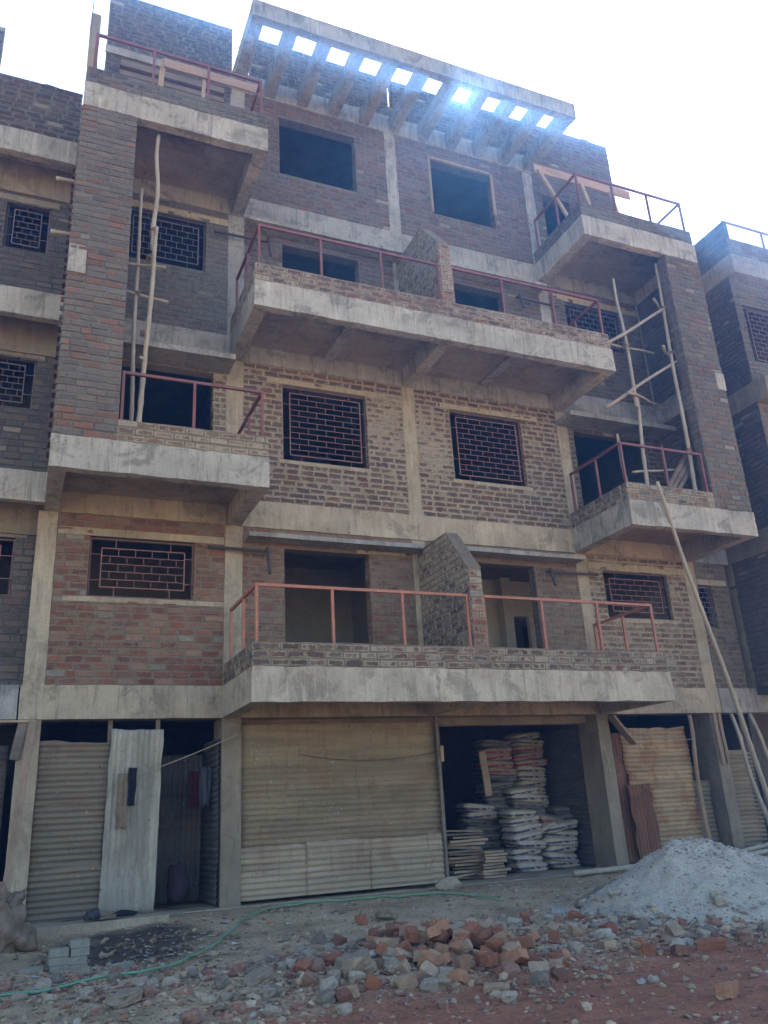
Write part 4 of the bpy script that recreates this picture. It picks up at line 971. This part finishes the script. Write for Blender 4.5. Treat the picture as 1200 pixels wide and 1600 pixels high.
# ------------------------------------------------------------------ sacks and small things near the shops
def blob(name, label, mat, loc, sx, sy, sz, seed, cat, rough=.18, n=22, flat=True):
    mb = MB()
    def fn(u, v):
        th = u * 2 * math.pi; ph = (v - .5) * math.pi
        d = Vector((math.cos(th) * math.cos(ph), math.sin(th) * math.cos(ph), math.sin(ph)))
        r = 1 + rough * (h3(d.x, d.y, d.z + seed, 1.6) + .5 * h3(d.x, d.y, d.z + seed, 4.5) + .25 * h3(d.x, d.y, d.z + seed, 10))
        z = d.z * r * sz
        if flat: z = max(z, -sz * .55)
        return (d.x * r * sx, d.y * r * sy, z)
    mb.grid(fn, n, n // 2); o = mb.build(name, M[mat], None, smooth=True); o.location = loc; return tag(o, label, cat)
blob('sack', 'bulging dusty sack at the foot of the leftmost column', 'sack', (-6.02, -1.0, -3.04), .27, .25, .30, 3, 'sack', .55, n=40)
blob('sack', 'crumpled upper sack resting on the bulging one at the left edge', 'sack', (-6.08, -.95, -2.74), .15, .17, .18, 5, 'sack', .95, n=40)
blob('cloth_bag', 'printed red and blue cloth bag on the floor of the dark doorway', 'floral', (-3.86, .35, -2.78), .16, .14, .30, 7, 'bag', .35)
blob('plastic_bag', 'pale blue crumpled plastic bag on the step before the olive sheets', 'blue_cloth', (-5.02, -.22, -2.98), .10, .07, .07, 11, 'bag', .9)
blob('rag', 'tan crumpled rag on the step between the plastic bag and the black shoe', 'sack', (-4.86, -.24, -3.00), .13, .07, .05, 12, 'rag', .9)
blob('shoe', 'black worn shoe lying on the step before the whitish sheet', 'dark_cloth', (-4.64, -.26, -2.99), .16, .05, .045, 13, 'shoe', .5)
blob('stone', 'rounded pale stone at the foot of the beige shopfront beside the opening', 'column', (.02, -.42, -3.02), .19, .14, .12, 15, 'stone', .3)
# hose
hz = [(-6.6, -4.42), (-6.05, -4.17), (-5.6, -4.02), (-5.24, -3.83), (-4.9, -3.74), (-4.4, -3.2), (-3.97, -2.53), (-3.4, -1.5), (-2.9, -.85), (-2.3, -.62), (-1.55, -.71), (-1.0, -.85), (-.43, -1.07), (-.09, -1.6), (.05, -2.1)]
mb = MB(); pts = []
for i in range(len(hz) - 1):
    for j in range(5):
        u = j / 5; a, b = hz[i], hz[i + 1]; x = a[0] + (b[0] - a[0]) * u; y = a[1] + (b[1] - a[1]) * u; pts.append((x, y, gh(x, y) + .03 + .006 * h3(x, y, 2, 3)))
mb.tube(pts, .0145, 8); tag(mb.build('hose', M['hose'], None, smooth=True), 'pale green garden hose snaking along the ground before the shops', 'hose')
# paver blocks
k = 0
for (cx, n, nm) in [(-5.52, 3, 'left'), (-5.33, 4, 'right')]:
    for i in range(n):
        mb = MB().box(-.09, .09, -.09, .09, -.036, .036, .06, .004); o = mb.build('paver_block', M['paver'], None, bevel=.008); o.location = (cx + rnd.uniform(-.008, .008) + .03 * i * 0, -2.35, gh(cx, -2.35) + .04 + i * .076); o.rotation_euler = (0, 0, rnd.uniform(-.08, .08))
        tag(o, (('topmost' if i == n - 1 else ORD[i] + (' from the bottom' if i else '')) + f' grey concrete block in the {nm} column of the small stack'), 'concrete block', 'small stack of grey concrete blocks')
for i, (x, y, nm) in enumerate([(-5.78, -2.4, 'grey concrete block lying left of the small block stack'), (-4.95, -2.9, 'small grey block lying right of the small block stack')]):
    mb = MB().box(-.11, .11, -.06, .06, -.035, .035, .06, .006); o = mb.build('paver_block', M['paver'], None, bevel=.008); o.location = (x, y, gh(x, y) + .03); o.rotation_euler = (.05, 0, .3 * i); tag(o, nm, 'concrete block')
# poles on the ground at right
for i, (a, b, r, lb) in enumerate([((2.15, -.62, -3.0), (4.6, -.50, -2.98), .045, 'pale pole lying on the ground before the open shop and its column'),
    ((1.2, -2.75, -3.05), (3.0, -1.3, -2.85), .05, 'upper round pole sticking out of the left foot of the stone dust pile'),
    ((.9, -3.1, -3.10), (3.0, -1.8, -3.0), .05, 'lower round pole sticking out of the left foot of the stone dust pile'),
    ((.30, -3.30, -3.10), (1.5, -2.5, -2.98), .05, 'dark pole at the left foot of the stone dust pile'),
    ((5.0, -.75, -2.97), (8.6, .25, -2.75), .045, 'topmost of the poles lying on the ground at the right edge'),
    ((4.8, -1.05, -2.98), (8.2, -.35, -2.85), .045, 'middle of the poles lying on the ground at the right edge'),
    ((5.4, -1.45, -2.98), (8.2, -.85, -2.9), .045, 'lowest of the poles lying on the ground at the right edge')]):
    pole('ground_pole', lb, a, b, r, bend=.04, seed=i * 2.1, mat='wood_grey' if i == 3 else 'bamboo')

# ------------------------------------------------------------------ stone dust pile
PX, PY, PH = 1.26, -4.20, .88
def pile_h(x, y):
    dx, dy = x - PX, y - PY
    a = math.hypot(dx * (1 if dx < 0 else .55), dy); 
    h = PH - .63 * a + .07 * h3(x, y, 1, 1.8) + .045 * h3(x, y, 2, 5)
    if a < .18: h -= (.18 - a) * .35
    ridge = .36 - .5 * math.hypot((x - 3.4) * .45, (y + 4.1)); h = max(h, ridge + .05 * h3(x, y, 5, 2))
    return h + .012 * h3(x, y, 3, 14) + .008 * h3(x, y, 6, 40)
mb = MB(); nx_, ny_ = 200, 150; x0_, x1_, y0_, y1_ = -1.6, 6.6, -7.4, -1.4
for j in range(ny_ + 1):
    for i in range(nx_ + 1):
        x = x0_ + (x1_ - x0_) * i / nx_; y = y0_ + (y1_ - y0_) * j / ny_; mb.v.append((x, y, max(gh(x, y) - .10, -3.20 + pile_h(x, y))))
for j in range(ny_):
    for i in range(nx_):
        q = j * (nx_ + 1) + i; mb.f.append((q, q + 1, q + nx_ + 2, q + nx_ + 1)); mb.m.append(0); mb.c.append((1, 1, 1, 0))
tag(mb.build('sand_pile', M['sand'], None, smooth=True), 'conical pile of pale grey stone dust before the orange stained sheets', 'sand pile')

def surf(x, y):
    z = gh(x, y)
    if x0_ < x < x1_ and y0_ < y < y1_: z = max(z, -3.20 + pile_h(x, y))
    return z
# ------------------------------------------------------------------ stones, bricks, litter
ICO = None
def ico():
    t_ = (1 + 5 ** .5) / 2
    v = [(-1, t_, 0), (1, t_, 0), (-1, -t_, 0), (1, -t_, 0), (0, -1, t_), (0, 1, t_), (0, -1, -t_), (0, 1, -t_), (t_, 0, -1), (t_, 0, 1), (-t_, 0, -1), (-t_, 0, 1)]
    f = [(0, 11, 5), (0, 5, 1), (0, 1, 7), (0, 7, 10), (0, 10, 11), (1, 5, 9), (5, 11, 4), (11, 10, 2), (10, 7, 6), (7, 1, 8), (3, 9, 4), (3, 4, 2), (3, 2, 6), (3, 6, 8), (3, 8, 9), (4, 9, 5), (2, 4, 11), (6, 2, 10), (8, 6, 7), (9, 8, 1)]
    return [Vector(p).normalized() for p in v], f
IV, IF = ico()
def stone(mb, x, y, z, s, c, flat=.7):
    base = len(mb.v); R = Matrix.Rotation(rnd.uniform(0, 6.28), 3, 'Z') @ Matrix.Rotation(rnd.uniform(-.6, .6), 3, 'X'); sx, sy, sz = s * rnd.uniform(.7, 1.3), s * rnd.uniform(.7, 1.3), s * rnd.uniform(.5, 1.0) * flat
    for v in IV:
        k = rnd.uniform(.72, 1.18); p = R @ Vector((v.x * sx * k, v.y * sy * k, v.z * sz * k)); mb.v.append((x + p.x, y + p.y, z + p.z))
    for f in IF: mb.f.append(tuple(base + i for i in f)); mb.m.append(0); mb.c.append(c)
    mb.col = True
SCOL = [(.34, .24, .14), (.26, .185, .11), (.39, .285, .175), (.28, .17, .10), (.29, .14, .078), (.20, .145, .095), (.37, .26, .145)]
def scol(redness=0.0, pale=0.0):
    c = rnd.choice(SCOL); v = rnd.uniform(.75, 1.2)
    if rnd.random() < redness: c = rnd.choice([(.22, .095, .065), (.19, .085, .06), (.24, .13, .09)])
    if rnd.random() < pale: c = (.38, .34, .27)
    return (c[0] * v, c[1] * v, c[2] * v, rnd.uniform(0, .3))
def dens(x, y):
    """how much rubble lies here"""
    d = .10
    d += 1.0 * math.exp(-((x + 3.9) / 1.5) ** 2 - ((y + 5.3) / .95) ** 2)
    d += .9 * math.exp(-((x + 2.3) / 1.2) ** 2 - ((y + 4.9) / 1.3) ** 2)
    d += .8 * math.exp(-((x - .2) / 1.3) ** 2 - ((y + 4.9) / .9) ** 2)
    d += .45 * math.exp(-((x + 5.6) / .8) ** 2 - ((y + 3.4) / .9) ** 2)
    d += .45 * math.exp(-((x - 1.0) / 1.6) ** 2 - ((y + 5.5) / .6) ** 2)
    return d
mb = MB(); cnt = 0
while cnt < 13000:
    x = rnd.uniform(-7.0, 4.5); y = rnd.uniform(-8.2, -.5)
    if rnd.random() > dens(x, y) * (1.0 + .5 * h3(x, y, 0, 1.5)) or (surf(x, y) > gh(x, y) + .02 and rnd.random() < .985): continue
    s = min(.055, .007 + rnd.expovariate(1 / .010)); cnt += 1
    stone(mb, x, y, surf(x, y) + s * .2, s, scol(.25 if y < -4 else .1, .12 if x > -.2 else .03))
tag(mb.build('rubble', M['stone'], None), kind='stuff')
# pale gravel at the foot of the pile
mb = MB()
for i in range(2400):
    r = rnd.uniform(1.0, 1.5) if i < 900 else rnd.uniform(.1, 1.1); a = rnd.uniform(2.2, 6.28) if i < 900 else rnd.uniform(0, 6.28); x = PX + math.cos(a) * r * 1.2; y = PY + math.sin(a) * r; s = .006 + rnd.expovariate(1 / .009); s = min(s, .05 if i < 900 else .022)
    stone(mb, x, y, surf(x, y) + s * .2, s, scol(.0, .9 if i >= 900 else .6))
tag(mb.build('gravel', M['stone'], None), kind='stuff')
# larger stones, one object each
MORE = []
hx0, hy0 = -2.25, -5.0
G1 = 'loose grey stones strewn on the ground'
def big_stone(x, y, s, label, c=None, group=G1, flat=.7):
    mb = MB(); n = len(mb.v)
    def fn(u, v):
        th = u * 2 * math.pi; ph = (v - .5) * math.pi; d = Vector((math.cos(th) * math.cos(ph), math.sin(th) * math.cos(ph), math.sin(ph)))
        q = max(abs(d.x), abs(d.y), abs(d.z)) ** .75; r = (1 / q) * .8 * (1 + .35 * h3(d.x, d.y, d.z + x * 7, 1.3) + .12 * h3(d.x, d.y, d.z + y * 5, 4))
        return (d.x * r * s, d.y * r * s * .8, d.z * r * s * flat)
    mb.grid(fn, 12, 8, c=c or scol()); mb.col = True
    o = mb.build('stone', M['stone'], None); o.location = (x, y, surf(x, y) + s * .25); o.rotation_euler = (rnd.uniform(-.3, .3), rnd.uniform(-.3, .3), rnd.uniform(0, 6.28)); return tag(o, label, 'stone', group)
n = 0
while n < 110:
    x = rnd.uniform(-6.4, .9); y = rnd.uniform(-7.0, -3.0)
    if surf(x, y) > gh(x, y) + .01 or math.hypot(x - hx0, y - hy0) < .95: continue
    if rnd.random() > dens(x, y) * .8 or (x > -2.9 and x < -1.2 and y > -5 and rnd.random() < .6): continue
    nm, cc = rnd.choice([('grey', (.28, .22, .15, .1)), ('dark grey', (.19, .15, .105, .1)), ('reddish', (.27, .15, .10, .1)), ('tan', (.35, .275, .185, .1))])
    big_stone(x, y, rnd.uniform(.045, .10), f'fist sized {nm} stone in the rubble strewn before the shops', cc); n += 1
big_stone(-3.45, -5.55, .22, 'largest pale flat slab stone in the foreground, left of the brick heap', (.24, .18, .115, .2), None, .5)
big_stone(-4.2, -5.4, .15, 'broad grey stone slab in the left foreground rubble', (.24, .18, .115, .2), None, .4)
big_stone(-5.2, -5.35, .15, 'flat pale stone at the bottom left of the photo', (.24, .18, .115, .2), None, .35)
big_stone(-1.75, -2.2, .18, 'buried grey slab beside the brick heap, near the hose', (.24, .18, .115, .2), None, .4)
for i in range(26):
    x = rnd.uniform(-.9, 1.0); y = rnd.uniform(-6.0, -3.4)
    if surf(x, y) > gh(x, y) + .25: continue
    MORE.append((x, y, rnd.uniform(.05, .12)))
big_stone(-.2, -3.6, .16, 'pale crumpled lump left of the stone dust pile', (.30, .26, .20, .2), None, .6)
for (x, y, q) in MORE: big_stone(x, y, q, 'pale broken chunk at the left foot of the stone dust pile', (.36, .30, .21, .2), 'broken chunks at the foot of the stone dust pile', .6)
# bricks
BCOL = [(.30, .115, .058), (.26, .098, .052), (.35, .165, .085), (.20, .09, .055), (.34, .22, .125), (.37, .25, .145), (.28, .155, .09), (.32, .235, .145)]
BLB = ['red', 'deep red', 'orange red', 'dark', 'buff', 'pale buff', 'brownish', 'cement crusted']
bsrc = []
for i in range(14):
    L = .108 if i % 3 else .07; L = L * rnd.uniform(.6, 1.05); c = BCOL[i % len(BCOL)]
    mb = MB(); mb.box(-L, L, -.058, .058, -.042, .042, .035, .034, c=(*c, rnd.uniform(0, .5)))
    bsrc.append((mb, i))
bm = [mb.build('loose_brick', M['loose'], None, bevel=.004) for mb, i in bsrc]
used = set()
def put_brick(i, x, y, z, label, group, rot=None):
    i %= len(bm)
    if i in used: o = bm[i].copy(); COL.objects.link(o)
    else: o = bm[i]; used.add(i)
    o.location = (x, y, z); o.rotation_euler = rot or (rnd.uniform(-.5, .5), rnd.uniform(-.5, .5), rnd.uniform(0, 6.28)); return tag(o, label.replace('@', BLB[i % 8]), 'brick', group)
HB = 'broken bricks heaped in the foreground'
n = 0; hx, hy = -2.28, -5.05
while n < 105:
    u = rnd.gauss(0, 1); v = rnd.gauss(0, 1)
    if u * u + v * v > 3.6: continue
    x = hx + u * .42 + v * .18; y = hy + v * .80 - u * .16
    lift = max(0, .15 - .06 * (u * u + v * v)) * rnd.uniform(.2, 1.0)
    put_brick(rnd.randrange(14), x, y, gh(x, y) + .012 + lift, 'broken @ brick in the heap at the centre of the foreground', HB); n += 1
for i in range(34):
    x = rnd.uniform(-3.9, -.2); y = rnd.uniform(-6.4, -3.2)
    put_brick(rnd.randrange(14), x, y, gh(x, y) + .03, 'single broken @ brick strewn on the ground around the heap', 'bricks strewn around the heap')
put_brick(0, -2.18, -2.45, gh(-2.18, -2.45) + .05, 'whole red brick standing alone behind the brick heap, near the hose', None, (0, 1.5, .3))
put_brick(1, -.95, -6.1, gh(-.95, -6.1) + .04, 'dark brick lying alone on the red soil right of the heap', None, (0, .1, .8))
put_brick(2, -1.55, -7.6, gh(-1.55, -7.6) + .04, 'dark brick on the red soil at the bottom edge of the photo', None, (0, .1, .5))
for i in range(14): 
    if i not in used: put_brick(i, -1.8 + .05 * i, -4.0, gh(-1.8, -4.0) + .15, 'broken @ brick in the heap at the centre of the foreground', HB)
# litter scraps: straw, paper, splinters
mb = MB()
for i in range(420):
    if i < 240: x = rnd.gauss(-4.6, .6); y = rnd.gauss(-2.1, .8)
    else: x = rnd.uniform(-6.3, 1); y = rnd.uniform(-6, -.6)
    if y > -.5: continue
    a = rnd.uniform(0, 6.28); L = rnd.uniform(.01, .06); w = rnd.uniform(.004, .02); z = gh(x, y) + rnd.uniform(.008, .02); c = rnd.choice([(.34, .29, .18), (.38, .34, .27), (.26, .2, .12), (.42, .4, .36), (.16, .14, .11)])
    d = Vector((math.cos(a), math.sin(a), 0)) * L; e = Vector((-math.sin(a), math.cos(a), 0)) * w; p = Vector((x, y, z)); j = rnd.uniform(-.01, .02)
    mb.quad([p - d - e, p + d - e + Vector((0, 0, j)), p + d + e, p - d + e + Vector((0, 0, .005))], 0, (*c, 0))
    mb.quad([q - Vector((0, 0, .003)) for q in (p - d + e, p + d + e, p + d - e, p - d - e)], 0, (*c, 0))
tag(mb.build('litter', M['litter'], None), kind='stuff')
blob('orange_scrap', 'bright orange scrap in the dark hollow right of the block stack', 'board_orange', (-5.0, -1.6, gh(-5.0, -1.6) + .03), .05, .03, .03, 31, 'scrap', .8)

# ------------------------------------------------------------------ glare veil
hm = bpy.data.materials.new('glare_veil_volume'); hm.use_nodes = True; ht = hm.node_tree; ht.nodes.clear()
pv = ht.nodes.new('ShaderNodeVolumePrincipled'); ho = ht.nodes.new('ShaderNodeOutputMaterial'); ht.links.new(pv.outputs[0], ho.inputs['Volume'])
pv.inputs['Color'].default_value = (.17, .44, 1.0, 1); pv.inputs['Density'].default_value = .0055; pv.inputs['Anisotropy'].default_value = .64  # volume added to imitate lens glare: blue veil and glow round the sun
tag(MB().box(-45, 45, -45, 30, -4.6, 16.5).build('glare_veil', hm, None), kind='stuff')
